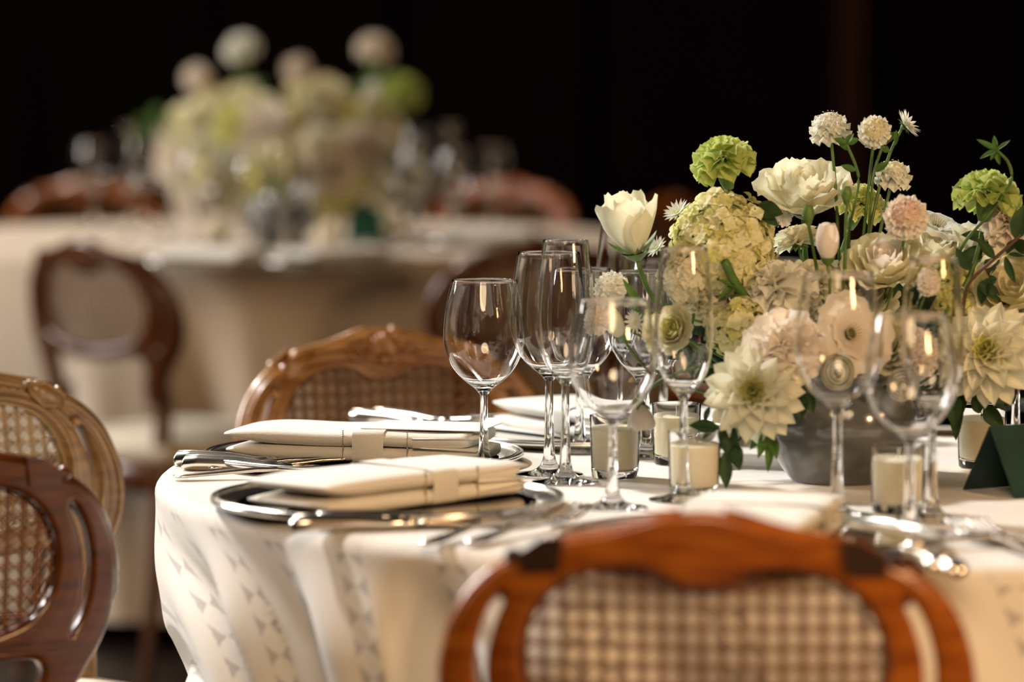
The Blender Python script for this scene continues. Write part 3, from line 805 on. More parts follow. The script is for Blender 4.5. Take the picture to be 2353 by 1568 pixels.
# ------------------------------------------------------------------ centrepiece bowl
def bowl(px, py, label, z=.7605, scale=1.0):
    p = at_z(px, py, z)
    t = thing('flower_bowl', label, 'bowl', (p.x, p.y, z), .35, None)
    prof = [(.0005, .004), (.030, .003), (.046, .0), (.052, .002), (.060, .012), (.070, .028), (.0765, .046), (.078, .062), (.075, .078), (.067, .092), (.058, .100), (.060, .106), (.066, .110), (.064, .112), (.056, .106), (.052, .098), (.060, .090), (.070, .075), (.072, .06), (.07, .045), (.06, .022), (.045, .010), (.0005, .009)]
    pr = [(q.x * scale, q.y * scale) for q in catmull([Vector((r, h, 0)) for r, h in prof], 3)]
    MB().lathe(pr, 96, rfn=lambda a, h: 1 + .018 * smooth01(h / .02) * (abs(math.cos(4 * a)) ** .6 - .6)).build('bowl_wall', M['smoky'], t)
    # curled glass lugs at both sides
    for s in (0, PI):
        c = []
        for k in range(20):
            a = -.3 + k / 19 * 4.6; r = .020 * (1 - k / 30)
            c.append(Vector((math.cos(s) * (.076 + r * math.cos(a) * .8), math.sin(s) * .07 + r * .25 * math.sin(a * 2), .068 + r * math.sin(a))) * scale)
        MB().tube(c, [.006 * scale * (1 - k / 30) for k in range(20)], 10).build('curled_lug', M['smoky'], t)
    MB().lathe([(.0003, .085 * scale), (.058 * scale, .085 * scale)], 32).build('floral_foam', M['leaf'], t)
    return p
BOWL = bowl(1933, 1104, 'smoky grey glass bowl with curled sides holding the near flowers')

# ------------------------------------------------------------------ flowers
CACHE = {}
def grid(fn, nu, nv):
    V = [fn(i / nu, j / nv * 2 - 1) for i in range(nu + 1) for j in range(nv + 1)]
    F = [(i * (nv + 1) + j, (i + 1) * (nv + 1) + j, (i + 1) * (nv + 1) + j + 1, i * (nv + 1) + j + 1) for i in range(nu) for j in range(nv)]
    return V, F
def cup_petal(R, H, span, flare, ruf=0.0, seed=0, open_=1.0):
    def fn(u, v):
        wp = math.sin(PI * (.12 + .70 * u)) ** .7
        a = v * span * wp
        rr = R * math.sin(min(1, u * 1.05 + .04) * PI / 2) ** .75 * open_
        rr += flare * R * u ** 4
        z = H * (u - .14 * u * v * v) - flare * R * .6 * u ** 7
        rr += ruf * R * u * u * math.sin(6 * v + seed) + .05 * R * noise.noise(Vector((u * 2.5, v * 2, seed * 3.1)))
        z += ruf * H * u ** 3 * math.sin(9 * v + seed * 2)
        return (rr * math.cos(a), rr * math.sin(a), z)
    return grid(fn, 8, 8)
def flat_petal(L, W, cup=.3, droop=.2, point=1.0, seed=0, nu=7, nv=4, twist=0):
    def fn(u, v):
        wd = math.sin(PI * (.06 + .94 * u) ** point) ** .75 if u < .999 else .0
        x = L * u; y = W * wd * v
        z = cup * W * wd * v * v - droop * L * u * u + .03 * L * noise.noise(Vector((u * 3, v * 1.5, seed)))
        return (x, y, z)
    return grid(fn, nu, nv)
def fan_petal(L, span, ruf, seed=0, nu=6, nv=14):
    def fn(u, v):
        r = L * (.12 + .88 * u) * (1 + (.028 * math.sin(v * 31 + seed) if u > .95 else 0) - .10 * v * v * u)
        a = v * span * (.55 + .45 * u)
        z = ruf * L * u ** 1.4 * (math.sin(v * 5.5 + seed) + .28 * math.sin(v * 13 + seed * 2.3)) * .5
        return (r * math.cos(a), r * math.sin(a), z - .10 * L * u * u)
    return grid(fn, nu, nv)
def RM(az, el=0, roll=0): return Matrix.Rotation(az, 4, 'Z') @ Matrix.Rotation(-el, 4, 'Y') @ Matrix.Rotation(roll, 4, 'X')
def T(x, y, z): return Matrix.Translation((x, y, z))

# each kind returns pieces: (part name, (verts, faces), matrix, material key) for a head of radius R, axis +z, base near origin
def k_rose(R, c, inner=None):
    P = []
    Ls = [(.16, .86, 3, 1.5, 0), (.30, .93, 4, 1.1, 0), (.46, .95, 5, .95, .03), (.62, .93, 5, .9, .08), (.80, .88, 6, .8, .14), (.94, .76, 6, .75, .24)]
    for li, (r, h, n, sp, fl) in enumerate(Ls):
        for s in range(2):
            g = cup_petal(R * r, R * h * 1.15, sp, fl, .05 if li > 2 else .02, li * 2 + s)
            for k in range(s, n, 2):
                P.append(('petal', (('rose', R, li, s), g), RM(k * 2 * PI / n + li * .7 + random.uniform(-.1, .1)), inner if (inner and li < 3) else c))
    P.append(('calyx', (('rosecal', R), MB_cone(R * .12, R * .34, -R * .16, R * .06)), Matrix.Identity(4), 'calyx'))
    return P
def k_rosebud(R, c, inner=None):
    P = []
    H = R * 2.05
    for li, (r, h, n, sp, fl) in enumerate([(.35, .97, 3, 1.4, 0), (.62, 1.0, 3, 1.2, .02), (.90, .96, 3, 1.25, .06)]):
        for s in range(n):
            g = cup_petal(R * r, H * (h - .03 * s), sp, fl + .07 * (s == 1), .03, li * 3 + s)
            P.append(('petal', (('bud', R, li, s), g), RM(s * 2 * PI / n + li * 1.1), c))
    P.append(('calyx', (('budcal', R), MB_cone(R * .12, R * .45, -R * .2, R * .12)), Matrix.Identity(4), 'calyx'))
    for k in range(5): P.append(('sepal', (('sepal', R), flat_petal(R * .9, R * .16, .2, -.5, 1, 3)), RM(k * 2 * PI / 5, .1), 'calyx'))
    return P
def MB_cone(r0, r1, z0, z1):
    m = MB().lathe([(.0002, z0 - .001), (r0, z0), ((r0 + r1) * .55, z0 + (z1 - z0) * .45), (r1, z1)], 16)
    return ([tuple(v) for v in m.v], m.f)
def k_carnation(R, c, inner=None, cal=1.0):
    P = []
    for li, (el, L, n) in enumerate([(-.22, .97, 7), (.02, 1.0, 8), (.26, .90, 7), (.50, .78, 6), (.85, .62, 5), (1.2, .5, 5)]):
        for s in range(2):
            g = fan_petal(R * L, .66, .36, li * 1.3 + s)
            for k in range(s, n, 2):
                P.append(('petal', (('carn', R, li, s), g), T(0, 0, R * .06 * li) @ RM(k * 2 * PI / n + li * .4 + random.uniform(-.12, .12), el + random.uniform(-.08, .08), random.uniform(-.2, .2)), c))
    P.append(('calyx', (('carncal', R), ([tuple(v) for v in MB().lathe([(.0002, -R * 1.05 * cal), (R * .15, -R * 1.0 * cal), (R * .22, -R * .75 * cal), (R * .27, -R * .3), (R * .30, R * .06), (R * .2, R * .1)], 18).v], MB().lathe([(0, 0)] * 6, 18).f)), Matrix.Identity(4), 'calyx'))
    return P
def k_dahlia(R, c, inner='yellowgreen'):
    P = []
    rings_ = [(-.12, 1.0, 11, .21), (.10, .98, 11, .21), (.33, .86, 10, .20), (.58, .70, 9, .18), (.85, .52, 8, .13), (1.12, .40, 6, .09)]
    for li, (el, L, n, W) in enumerate(rings_):
        for s in range(2):
            g = flat_petal(R * L, R * W, .75 + .15 * li, -.05 + .12 * (li < 2) - .16 * (li > 3), 1.25, li + s * 7)
            for k in range(s, n, 2):
                P.append(('petal', (('dahl', R, li, s), g), T(0, 0, R * .035 * li) @ RM(k * 2 * PI / n + li * .31 + random.uniform(-.08, .08), el + random.uniform(-.07, .07), random.uniform(-.15, .15)), inner if li >= 4 else c))
    for k in range(8): P.append(('bract', (('bract', R), flat_petal(R * .42, R * .10, .3, .25, 1, 3)), T(0, 0, -R * .06) @ RM(k * PI / 4, -.25), 'calyx'))
    P.append(('calyx', (('dcal', R), MB_cone(R * .06, R * .24, -R * .20, -R * .02)), Matrix.Identity(4), 'calyx'))
    return P
def floret_geo(r, seed=0):
    V = []; F = []
    for k in range(4):
        pv, pf = flat_petal(r, r * .60, .5, .25, .8, seed + k, 4, 2)
        mt = RM(k * PI / 2, .25); n = len(V); V += [tuple(mt @ Vector(p)) for p in pv]; F += [tuple(i + n for i in f) for f in pf]
    return V, F
def k_hydrangea(R, c, inner=None, n=110, stretch=(1, 1, 1.1), fr=.0095):
    P = []
    gs = [floret_geo(fr, s) for s in range(3)]
    for i in range(n):
        z = 1 - 1.72 * (i + .5) / n; a = i * 2.39996; q = math.sqrt(max(0, 1 - z * z))
        d = Vector((q * math.cos(a), q * math.sin(a), z))
        lump = 1 + .30 * noise.noise(d * 2.4 + Vector((R * 50, 0, 0)))
        p = Vector((d.x * stretch[0], d.y * stretch[1], d.z * stretch[2])) * R * lump * random.uniform(.88, 1.06)
        dd = (d + Vector([random.uniform(-.42, .42) for _ in range(3)])).normalized()
        mt = Matrix.Translation(p) @ dd.to_track_quat('Z', 'Y').to_matrix().to_4x4() @ Matrix.Rotation(random.uniform(0, PI), 4, 'Z') @ Matrix.Scale(random.uniform(.8, 1.15), 4)
        P.append(('floret', (('floret', fr, i % 3), gs[i % 3]), mt, c if i % 4 else (inner or c)))
    m = MB().ball((0, 0, 0), R * .80, 16, 10, stretch)
    P.append(('flower_core', (('hcore', R), ([tuple(v) for v in m.v], m.f)), Matrix.Identity(4), 'leaf_mid'))
    return P
def k_scabiosa(R, c, inner=None):
    P = []
    for li, (el, L, n) in enumerate([(-.35, 1.0, 11), (.0, .95, 10), (.38, .80, 9)]):
        g = fan_petal(R * L, .34, .30, li, 4, 8)
        for k in range(n): P.append(('petal', (('scab', R, li), g), T(0, 0, R * .12 * li) @ RM(k * 2 * PI / n + li * .3, el + random.uniform(-.1, .1), random.uniform(-.3, .3)), c))
    m = MB(); g = floret_geo(R * .20, 1)
    for i in range(34):
        z = 1 - .95 * (i + .5) / 34; a = i * 2.39996; q = math.sqrt(1 - z * z); d = Vector((q * math.cos(a), q * math.sin(a), z))
        mt = Matrix.Translation(Vector((d.x * .62, d.y * .62, d.z * .55 + .12)) * R) @ (d + Vector([random.uniform(-.2, .2) for _ in range(3)])).to_track_quat('Z', 'Y').to_matrix().to_4x4()
        m.add(g[0], g[1], mt)
    P.append(('floret_dome', (('scabdome', R), ([tuple(v) for v in m.v], m.f)), Matrix.Identity(4), inner or c))
    m = MB()
    for i in range(40):
        z = 1 - .9 * (i + .5) / 40; a = i * 2.39996 + .5; q = math.sqrt(1 - z * z); d = Vector((q * math.cos(a), q * math.sin(a), z))
        m.ball(Vector((d.x * .72, d.y * .72, d.z * .72 + .12)) * R, R * .028, 5, 3)
    P.append(('stamens', (('scabst', R), ([tuple(v) for v in m.v], m.f)), Matrix.Identity(4), 'anther'))
    for k in range(7): P.append(('bract', (('sbract', R), flat_petal(R * .7, R * .10, .3, .3, 1, 3)), T(0, 0, -R * .08) @ RM(k * 2 * PI / 7, -.35), 'calyx'))
    return P
def k_aster(R, c, inner='lime'):
    P = []
    g = flat_petal(R, R * .11, .5, .0, .9, 2, 5, 2)
    for k in range(26): P.append(('petal', (('ast', R), g), RM(k * 2 * PI / 13 + (.2 if k > 12 else 0), .30 if k < 13 else .62, random.uniform(-.3, .3)), c))
    m = MB().ball((0, 0, R * .1), R * .22, 10, 6, (1, 1, .7)); P.append(('disc_floret', (('astc', R), ([tuple(v) for v in m.v], m.f)), Matrix.Identity(4), inner or 'lime'))
    for k in range(9): P.append(('bract', (('abr', R), flat_petal(R * .55, R * .09, .3, .2, 1, 3)), T(0, 0, -R * .05) @ RM(k * 2 * PI / 9, .2), 'calyx'))
    P.append(('calyx', (('acal', R), MB_cone(R * .06, R * .22, -R * .25, 0)), Matrix.Identity(4), 'calyx'))
    return P
def k_open(R, c, inner='dark_eye'):
    P = []
    for li, (r, h, n, sp, fl) in enumerate([(.62, .55, 5, .80, .35), (.88, .52, 6, .78, .55)]):
        for s in range(n):
            P.append(('petal', (('open', R, li, s % 2), cup_petal(R * r, R * h, sp, fl, .07, li * 2 + s % 2)), RM(s * 2 * PI / n + li * .5), c))
    m = MB().ball((0, 0, R * .10), R * .20, 12, 8, (1, 1, .8)); P.append(('flower_eye', (('eye', R), ([tuple(v) for v in m.v], m.f)), Matrix.Identity(4), inner))
    m = MB()
    for k in range(16): a = k * 2 * PI / 16; m.tube([(math.cos(a) * R * .1, math.sin(a) * R * .1, R * .1), (math.cos(a) * R * .30, math.sin(a) * R * .30, R * .42)], R * .02, 5)
    P.append(('stamens', (('eyest', R), ([tuple(v) for v in m.v], m.f)), Matrix.Identity(4), 'anther'))
    return P
def k_ranunculus(R, c, inner='dark_eye'):
    P = []
    for li, (r, h, n, sp) in enumerate([(.40, 1.15, 5, .9), (.58, 1.10, 5, .9), (.76, 1.0, 6, .85), (.92, .86, 6, .85), (1.0, .66, 6, .8)]):
        for s in range(n):
            def fn(u, v, r=r, h=h, sp=sp):
                a = v * sp * math.sin(PI * (.15 + .7 * u)) ** .6; b = u * h * PI * .60
                return (R * r * math.sin(b) * math.cos(a), R * r * math.sin(b) * math.sin(a), R * .9 * (-math.cos(b)) * r + R * .2)
            P.append(('petal', (('ran', R, li), grid(fn, 7, 6)), RM(s * 2 * PI / n + li * .5, 0), c))
    m = MB().ball((0, 0, R * .55), R * .24, 10, 6); P.append(('flower_eye', (('rane', R), ([tuple(v) for v in m.v], m.f)), Matrix.Identity(4), inner))
    return P
def k_bud(R, c, inner=None):
    P = []
    for s in range(4):
        def fn(u, v, s=s):
            a = v * .95 + u * 1.2; r = R * .62 * math.sin(PI * (.08 + .72 * u)) ** .8
            return (r * math.cos(a), r * math.sin(a), R * 2.0 * u * (1 - .05 * v * v))
        P.append(('petal', (('b', R, s), grid(fn, 8, 5)), RM(s * PI / 2), c))
    P.append(('calyx', (('bc', R), MB_cone(R * .10, R * .42, -R * .25, R * .22)), Matrix.Identity(4), 'calyx'))
    return P
KINDS = dict(rose=(k_rose, 'rose'), rosebud=(k_rosebud, 'rosebud'), carnation=(k_carnation, 'carnation'), dahlia=(k_dahlia, 'dahlia'), hydrangea=(k_hydrangea, 'hydrangea'),
             scabiosa=(k_scabiosa, 'scabiosa'), aster=(k_aster, 'aster'), open=(k_open, 'anemone'), ranunculus=(k_ranunculus, 'ranunculus'), bud=(k_bud, 'flower_bud'))
def bez(a, b, c, n=10): return [a * (1 - t) ** 2 + b * 2 * t * (1 - t) + c * t * t for t in [i / n for i in range(n + 1)]]
def flower(kind, px, py, Y, rpx, face, col, label, base=None, stem_r=.0016, inner=None, via=None, merge=False, group=None, stem=True, stem_m='stem', **kw):
    p = at_y(px, py, Y); R = rpx * Y / FPX
    fn, nm = KINDS[kind]
    t = bpy.data.objects.new(nm, None); C.objects.link(t); t.empty_display_size = .02
    tag(t, label, 'flower', group)
    f = Vector(face).normalized(); q = f.to_track_quat('Z', 'Y')
    t.rotation_mode = 'QUATERNION'; t.rotation_quaternion = q @ Euler((0, 0, random.uniform(0, 6))).to_quaternion(); t.location = p
    mw = Matrix.Translation(p) @ t.rotation_quaternion.to_matrix().to_4x4()
    P = fn(R, col, **({'inner': inner} if inner else {}), **kw)
    if merge:
        by = {}
        for (n_, (key, g), mt, mk) in P: by.setdefault(mk, MB()).add(g[0], g[1], mt)
        for i, (mk, m) in enumerate(by.items()): m.build('petals' if mk == col else 'flower_centre', M[mk], t)
    else:
        for (n_, (key, g), mt, mk) in P:
            ck = (key, mk)
            if ck not in CACHE:
                me = bpy.data.meshes.new(n_); me.from_pydata(g[0], [], g[1]); me.polygons.foreach_set('use_smooth', [True] * len(me.polygons)); me.materials.append(M[mk]); CACHE[ck] = me
            o = data_obj(n_, CACHE[ck], t, mt)
            if n_ in ('stamens', 'floret_dome'): o['kind'] = 'stuff'
    if stem:
        b = Vector(base) if base is not None else Vector((BOWL.x + (p.x - BOWL.x) * .15, BOWL.y + (p.y - BOWL.y) * .15, .84))
        cl = {'carnation': R * 1.0, 'rosebud': R * .15}.get(kind, R * .1)
        a = p - f * cl; v = at_y(*via) if via else (a - f * (a - b).length * .45)
        pts = bez(a, v, b, 12); inv = mw.inverted()
        MB().tube([inv @ x for x in pts], [stem_r * (1 + .25 * i / 12) for i in range(13)], 7).build('stem', M[stem_m], t)
    return t

F = flower
# tall blooms against the dark
F('rosebud', 1462, 585, 3.93, 74, (-.22, -.25, 1), 'ivory', 'ivory rosebud opening at the left, above the tall glasses', stem_r=.0024)
F('carnation', 1662, 372, 3.96, 78, (-.22, -.25, 1), 'lime', 'lime green carnation standing tallest at the left of the centrepiece', stem_r=.0024, cal=.85)
F('aster', 1560, 492, 3.98, 38, (-.5, -.45, .75), 'white', 'small white aster just right of the ivory rosebud')
F('aster', 1512, 572, 3.97, 32, (-.6, -.5, .6), 'white', 'small white aster tucked under the ivory rosebud')
F('hydrangea', 1660, 572, 3.93, 106, (-.1, -.3, 1), 'hydrangea', 'big cream and yellow hydrangea head at the left of the centrepiece', inner='yellowgreen', stem_r=.0055, stretch=(1.05, 1, 1.12), n=290)
F('hydrangea', 1580, 640, 3.91, 58, (-.4, -.3, 1), 'ivory', 'pale lower cluster of hydrangea beside the big cream head', stem_r=.003, n=110, fr=.0095)
F('scabiosa', 1787, 488, 4.0, 40, (.2, -.5, .8), 'blush', 'blush scabiosa half behind the dark leaf by the cream hydrangea')
F('rose', 1848, 486, 3.99, 100, (-.02, -.5, 1), 'ivory', 'large ivory garden rose at the top centre of the centrepiece', stem_r=.003)
F('carnation', 1975, 470, 4.03, 62, (.35, -.2, .9), 'yellowgreen', 'pale green carnation behind the large ivory garden rose')
F('scabiosa', 1907, 297, 3.98, 52, (-.12, -.25, 1), 'white', 'white scabiosa highest at the left of the three tall ones', via=(1935, 520, 3.97))
F('scabiosa', 2010, 302, 3.95, 42, (-.05, -.9, .45), 'white', 'white scabiosa facing the camera between the two outer tall ones', inner='cream', via=(1985, 520, 3.96))
F('aster', 2078, 290, 3.97, 40, (.75, -.25, .55), 'white', 'small white flower turned right at the top right of the tall group', inner='calyx', via=(1990, 420, 3.97))
F('scabiosa', 2053, 405, 3.97, 46, (.15, -.25, .95), 'white', 'white scabiosa with its green underside showing, below the tall group', inner='ivory', via=(2010, 560, 3.95))
F('scabiosa', 2082, 498, 3.87, 56, (-.1, -.85, .5), 'blush', 'blush scabiosa with soft pink heart, in front of the ivory roses', inner='pink')
F('carnation', 2268, 452, 3.93, 82, (.15, .1, 1), 'lime', 'lime green carnation at the right of the centrepiece', stem_r=.0024, cal=.7)
F('carnation', 2312, 520, 3.95, 66, (.1, -.6, .8), 'blush', 'pale blush carnation under the right lime carnation')
F('bud', 1902, 600, 3.88, 44, (-.03, -.15, 1), 'blush', 'closed pale blush lisianthus bud in the middle of the centrepiece')
F('dahlia', 1832, 558, 3.96, 66, (-.25, .15, .9), 'ivory', 'ivory dahlia seen from behind under the large garden rose', inner='ivory')
F('open', 2150, 530, 4.0, 60, (.3, -.3, .9), 'white', 'white ruffled flower behind the blush scabiosa')
F('rose', 2035, 645, 3.92, 88, (-.1, -.6, .9), 'cream', 'cream garden rose with warm heart in the middle of the centrepiece', inner='blush')
F('rose', 2140, 620, 3.98, 80, (.1, -.4, 1), 'ivory', 'ivory rose right of the warm hearted garden rose')
F('rosebud', 2222, 600, 3.98, 44, (.1, -.2, 1), 'ivory', 'slim ivory bud rising under the right lime carnation')
F('rose', 2345, 690, 3.94, 106, (-.3, -.8, .5), 'cream', 'large cream rose cut by the right edge')
# body
F('carnation', 1785, 672, 3.90, 92, (-.3, -.45, .9), 'white', 'wide white ruffled flower under the big hydrangea')
F('carnation', 1870, 668, 3.92, 86, (.05, -.6, .9), 'ivory', 'ivory ruffled carnation left of the warm hearted rose')
F('rose', 1970, 700, 3.95, 84, (.0, -.8, .6), 'ivory', 'ivory rose sunk low in the middle of the flowers')
F('hydrangea', 1700, 755, 3.88, 58, (-.3, -.8, .5), 'hydrangea', 'small yellow green hydrangea cluster above the left dahlia', inner='yellowgreen', n=110, fr=.0085)
F('hydrangea', 2190, 690, 3.95, 70, (.2, -.6, .7), 'yellowgreen', 'yellow green hydrangea cluster low at the right', inner='hydrangea', n=120, fr=.009)
F('carnation', 1798, 800, 3.80, 98, (-.15, -.9, .42), 'blush', 'blush white ruffled carnation above the left dahlia', inner=None)
F('open', 1952, 770, 3.84, 74, (.42, -.85, .32), 'blush', 'blush open flower with dark green eye at the centre')
F('scabiosa', 2130, 645, 3.84, 38, (0, -.8, .5), 'blush', 'small blush scabiosa behind the right champagne flute')
F('dahlia', 1733, 905, 3.78, 122, (-.12, -.95, .22), 'ivory', 'large ivory dahlia with yellow green heart low at the left')
F('dahlia', 2278, 815, 3.86, 126, (-.35, -.9, .3), 'ivory', 'large ivory dahlia low at the right, turned left')
F('ranunculus', 1925, 855, 3.79, 46, (-.05, -1, .1), 'ivory', 'ivory ranunculus with dark centre just above the bowl')
F('ranunculus', 2068, 885, 3.80, 40, (.15, -1, -.05), 'white', 'round white ranunculus just above the bowl at its right', inner='white')
F('scabiosa', 2120, 810, 3.86, 62, (.1, -.9, .3), 'blush', 'blush scabiosa seen through the right wine glasses')
F('rose', 2030, 800, 3.90, 66, (.0, -.9, .3), 'ivory', 'ivory rose in shade between the two wine glasses')
F('scabiosa', 1402, 662, 3.93, 44, (-.6, -.6, .5), 'white', 'white scabiosa at the far left seen through a wine glass')
F('scabiosa', 1362, 735, 3.92, 40, (-.7, -.6, .2), 'blush', 'blush scabiosa lowest at the far left behind the wine glass', base=(BOWL.x - .05, BOWL.y, .84))
F('bud', 1432, 775, 3.94, 40, (-.5, -.3, .8), 'ivory', 'closed ivory bud seen through the blurred wine glass')
F('aster', 1470, 742, 3.92, 36, (-.4, -.8, .4), 'white', 'small white aster inside the outline of the blurred wine glass')
F('rose', 1555, 765, 3.88, 52, (-.45, -.8, .3), 'cream', 'cream rose seen through the blurred flute', inner='yellowgreen')
F('carnation', 1620, 700, 3.92, 52, (-.4, -.7, .4), 'ivory', 'ivory carnation tucked below the pale hydrangea cluster')
F('rosebud', 1470, 925, 3.86, 34, (.05, -.1, -1), 'blush', 'pale rosebud hanging head down between two votive candles', base=(BOWL.x - .06, BOWL.y - .02, .87), via=(1560, 800, 3.87))
F('bud', 1858, 515, 3.90, 22, (-.02, 0, 1), 'calyx', 'slim green bud left of the blush lisianthus bud', via=(1880, 620, 3.9))
F('bud', 1945, 468, 3.90, 20, (.0, 0, 1), 'calyx', 'slim green bud crossing the large ivory garden rose', via=(1940, 620, 3.9))
F('bud', 1835, 740, 3.92, 30, (-.2, -.4, .8), 'ivory', 'small ivory bud between the blush flowers')
F('hydrangea', 1880, 780, 3.99, 120, (0, -.5, 1), 'ivory', 'deep set ivory hydrangea filling the heart of the arrangement', inner='yellowgreen', n=170, fr=.0135)
F('hydrangea', 2120, 760, 4.02, 115, (0, -.5, 1), 'ivory', 'ivory hydrangea filling the right side of the arrangement', inner='hydrangea', n=170, fr=.0135)
F('hydrangea', 2250, 620, 4.02, 80, (.2, -.3, 1), 'ivory', 'ivory hydrangea behind the reddish twig at the right', inner='hydrangea', n=120, fr=.012)

# ------------------------------------------------------------------ greenery
def leaf_me(L, W, m, fold=.45, seed=0):
    k = ('leaf', round(L, 4), round(W, 4), m, seed % 3)
    if k not in CACHE:
        def fn(u, v):
            wd = math.sin(PI * (.02 + .98 * u) ** .85) ** .9 if u < .999 else 0
            return (L * u, W * wd * v, fold * W * wd * abs(v) - .28 * L * u * u * (seed % 3) * .6 + .06 * W * math.sin(u * 14) * v)
        V, Fc = grid(fn, 10, 6)
        me = bpy.data.meshes.new('leaf'); me.from_pydata(V, [], Fc); me.polygons.foreach_set('use_smooth', [True] * len(me.polygons)); me.materials.append(M[m]); CACHE[k] = me
    return CACHE[k]
def sprig(pts, leaves, label, m='leaf', stem_m='stem_dark', r=.0011, name='leafy_sprig', group='leafy sprigs in the near centrepiece'):
    """pts: (px,py,Y) stem pixels; leaves: (px,py,Y, tip px,py,Y, halfwidth px)"""
    P = [at_y(*q) for q in pts]; o = P[0]
    t = thing(name, label, 'foliage', o, 0, group)
    MB().tube([q - o for q in catmull(P, 5)], r, 6).build('stem', M[stem_m], t)
    for i, (a, b, c, d, e, f_, hw) in enumerate(leaves):
        A = at_y(a, b, c); B = at_y(d, e, f_); L = (B - A).length; W = hw * c / FPX
        x = (B - A).normalized(); view = (A - CO).normalized()
        nrm = (-view + Vector((random.uniform(-.5, .3), 0, random.uniform(0, .7)))).normalized(); y = nrm.cross(x).normalized(); z = x.cross(y)
        mt = Matrix((x, y, z)).transposed().to_4x4(); mt.translation = A - o
        data_obj('leaf', leaf_me(L, W, m, seed=i), t, mt)
    return t
sprig([(1760, 930, 3.84), (1700, 975, 3.80), (1640, 985, 3.78), (1600, 975, 3.77)], [(1650, 985, 3.78, 1582, 978, 3.77, 17), (1668, 960, 3.79, 1690, 1078, 3.77, 24), (1700, 985, 3.79, 1665, 1030, 3.78, 15), (1620, 970, 3.77, 1632, 930, 3.78, 8), (1640, 990, 3.77, 1615, 1010, 3.76, 8)], 'dark green leafy twig spreading left under the left dahlia')
sprig([(1770, 950, 3.84), (1715, 995, 3.80), (1680, 1030, 3.77), (1662, 1045, 3.76)], [(1690, 1020, 3.78, 1702, 1080, 3.76, 15), (1664, 1044, 3.76, 1670, 1122, 3.75, 17), (1655, 1050, 3.76, 1640, 1090, 3.75, 8)], 'dark green leaves hanging lowest toward the third candle')
sprig([(1800, 950, 3.84), (1770, 985, 3.80), (1755, 1020, 3.78)], [(1790, 965, 3.80, 1722, 1035, 3.78, 20), (1780, 985, 3.79, 1760, 1080, 3.77, 13), (1760, 990, 3.78, 1745, 1050, 3.77, 12), (1765, 950, 3.80, 1745, 1010, 3.78, 22), (1770, 1000, 3.79, 1785, 1050, 3.77, 14)], 'mid green leaves hanging over the left side of the grey bowl', m='leaf_mid')
sprig([(1860, 880, 3.86), (1840, 915, 3.80), (1832, 940, 3.79)], [(1850, 900, 3.79, 1815, 945, 3.78, 22), (1845, 905, 3.79, 1838, 965, 3.78, 16), (1855, 905, 3.80, 1868, 945, 3.79, 14)], 'dark serrated leaf tucked between the left dahlia and the bowl')
sprig([(2180, 900, 3.9), (2195, 940, 3.88), (2200, 975, 3.87)], [(2185, 895, 3.88, 2195, 985, 3.86, 22), (2200, 880, 3.88, 2212, 950, 3.87, 18), (2205, 930, 3.88, 2190, 1000, 3.86, 16)], 'dark leaves hanging right of the bowl beneath the right dahlia')
sprig([(2330, 890, 3.95), (2290, 930, 3.92), (2255, 955, 3.9)], [(2330, 905, 3.94, 2280, 940, 3.92, 20), (2262, 935, 3.9, 2305, 985, 3.89, 20), (2285, 930, 3.9, 2335, 930, 3.93, 16), (2250, 950, 3.9, 2238, 905, 3.9, 14)], 'dark leaves reaching over the candle behind the tent card')
sprig([(1720, 560, 3.95), (1745, 520, 3.92), (1735, 480, 3.90)], [(1738, 478, 3.91, 1800, 492, 3.9, 22), (1738, 478, 3.91, 1790, 520, 3.9, 14)], 'single dark leaf lying against the big cream hydrangea')
sprig([(2210, 740, 3.92), (2225, 655, 3.90), (2285, 595, 3.89), (2340, 545, 3.88), (2400, 480, 3.88)], [(2230, 620, 3.9, 2196, 570, 3.89, 15), (2285, 595, 3.89, 2245, 545, 3.89, 12), (2310, 590, 3.88, 2330, 655, 3.88, 10), (2335, 550, 3.88, 2353, 470, 3.88, 22), (2270, 640, 3.9, 2250, 700, 3.9, 16), (2290, 640, 3.9, 2268, 650, 3.9, 12), (2250, 650, 3.9, 2300, 690, 3.9, 16)], 'reddish brown twig with small dark leaves at the right', stem_m='twig', r=.0018)
sprig([(2200, 800, 3.95), (2180, 650, 3.93), (2215, 560, 3.92), (2275, 490, 3.91), (2322, 420, 3.9), (2318, 375, 3.9), (2290, 345, 3.9)], [(2290, 345, 3.9, 2243, 320, 3.9, 7), (2290, 345, 3.9, 2250, 362, 3.9, 6), (2290, 345, 3.9, 2282, 312, 3.9, 7), (2290, 345, 3.9, 2322, 322, 3.9, 5), (2290, 345, 3.9, 2296, 380, 3.9, 7), (2290, 345, 3.9, 2275, 368, 3.9, 6)], 'curved green stem ending in a tuft of narrow leaves at upper right', m='leaf_mid', stem_m='stem', r=.0017)
sprig([(1985, 700, 3.95), (1950, 560, 3.93), (1972, 430, 3.93), (1968, 385, 3.93), (1945, 330, 3.93)], [(1966, 392, 3.93, 1932, 380, 3.93, 8), (1952, 345, 3.93, 1928, 328, 3.93, 8), (1945, 330, 3.93, 1975, 318, 3.93, 8), (1945, 330, 3.93, 1915, 318, 3.93, 8), (1945, 330, 3.93, 1960, 305, 3.93, 8)], 'slender green stem with small rounded leaves beneath the highest scabiosa', m='leaf_mid', stem_m='stem', r=.0015)
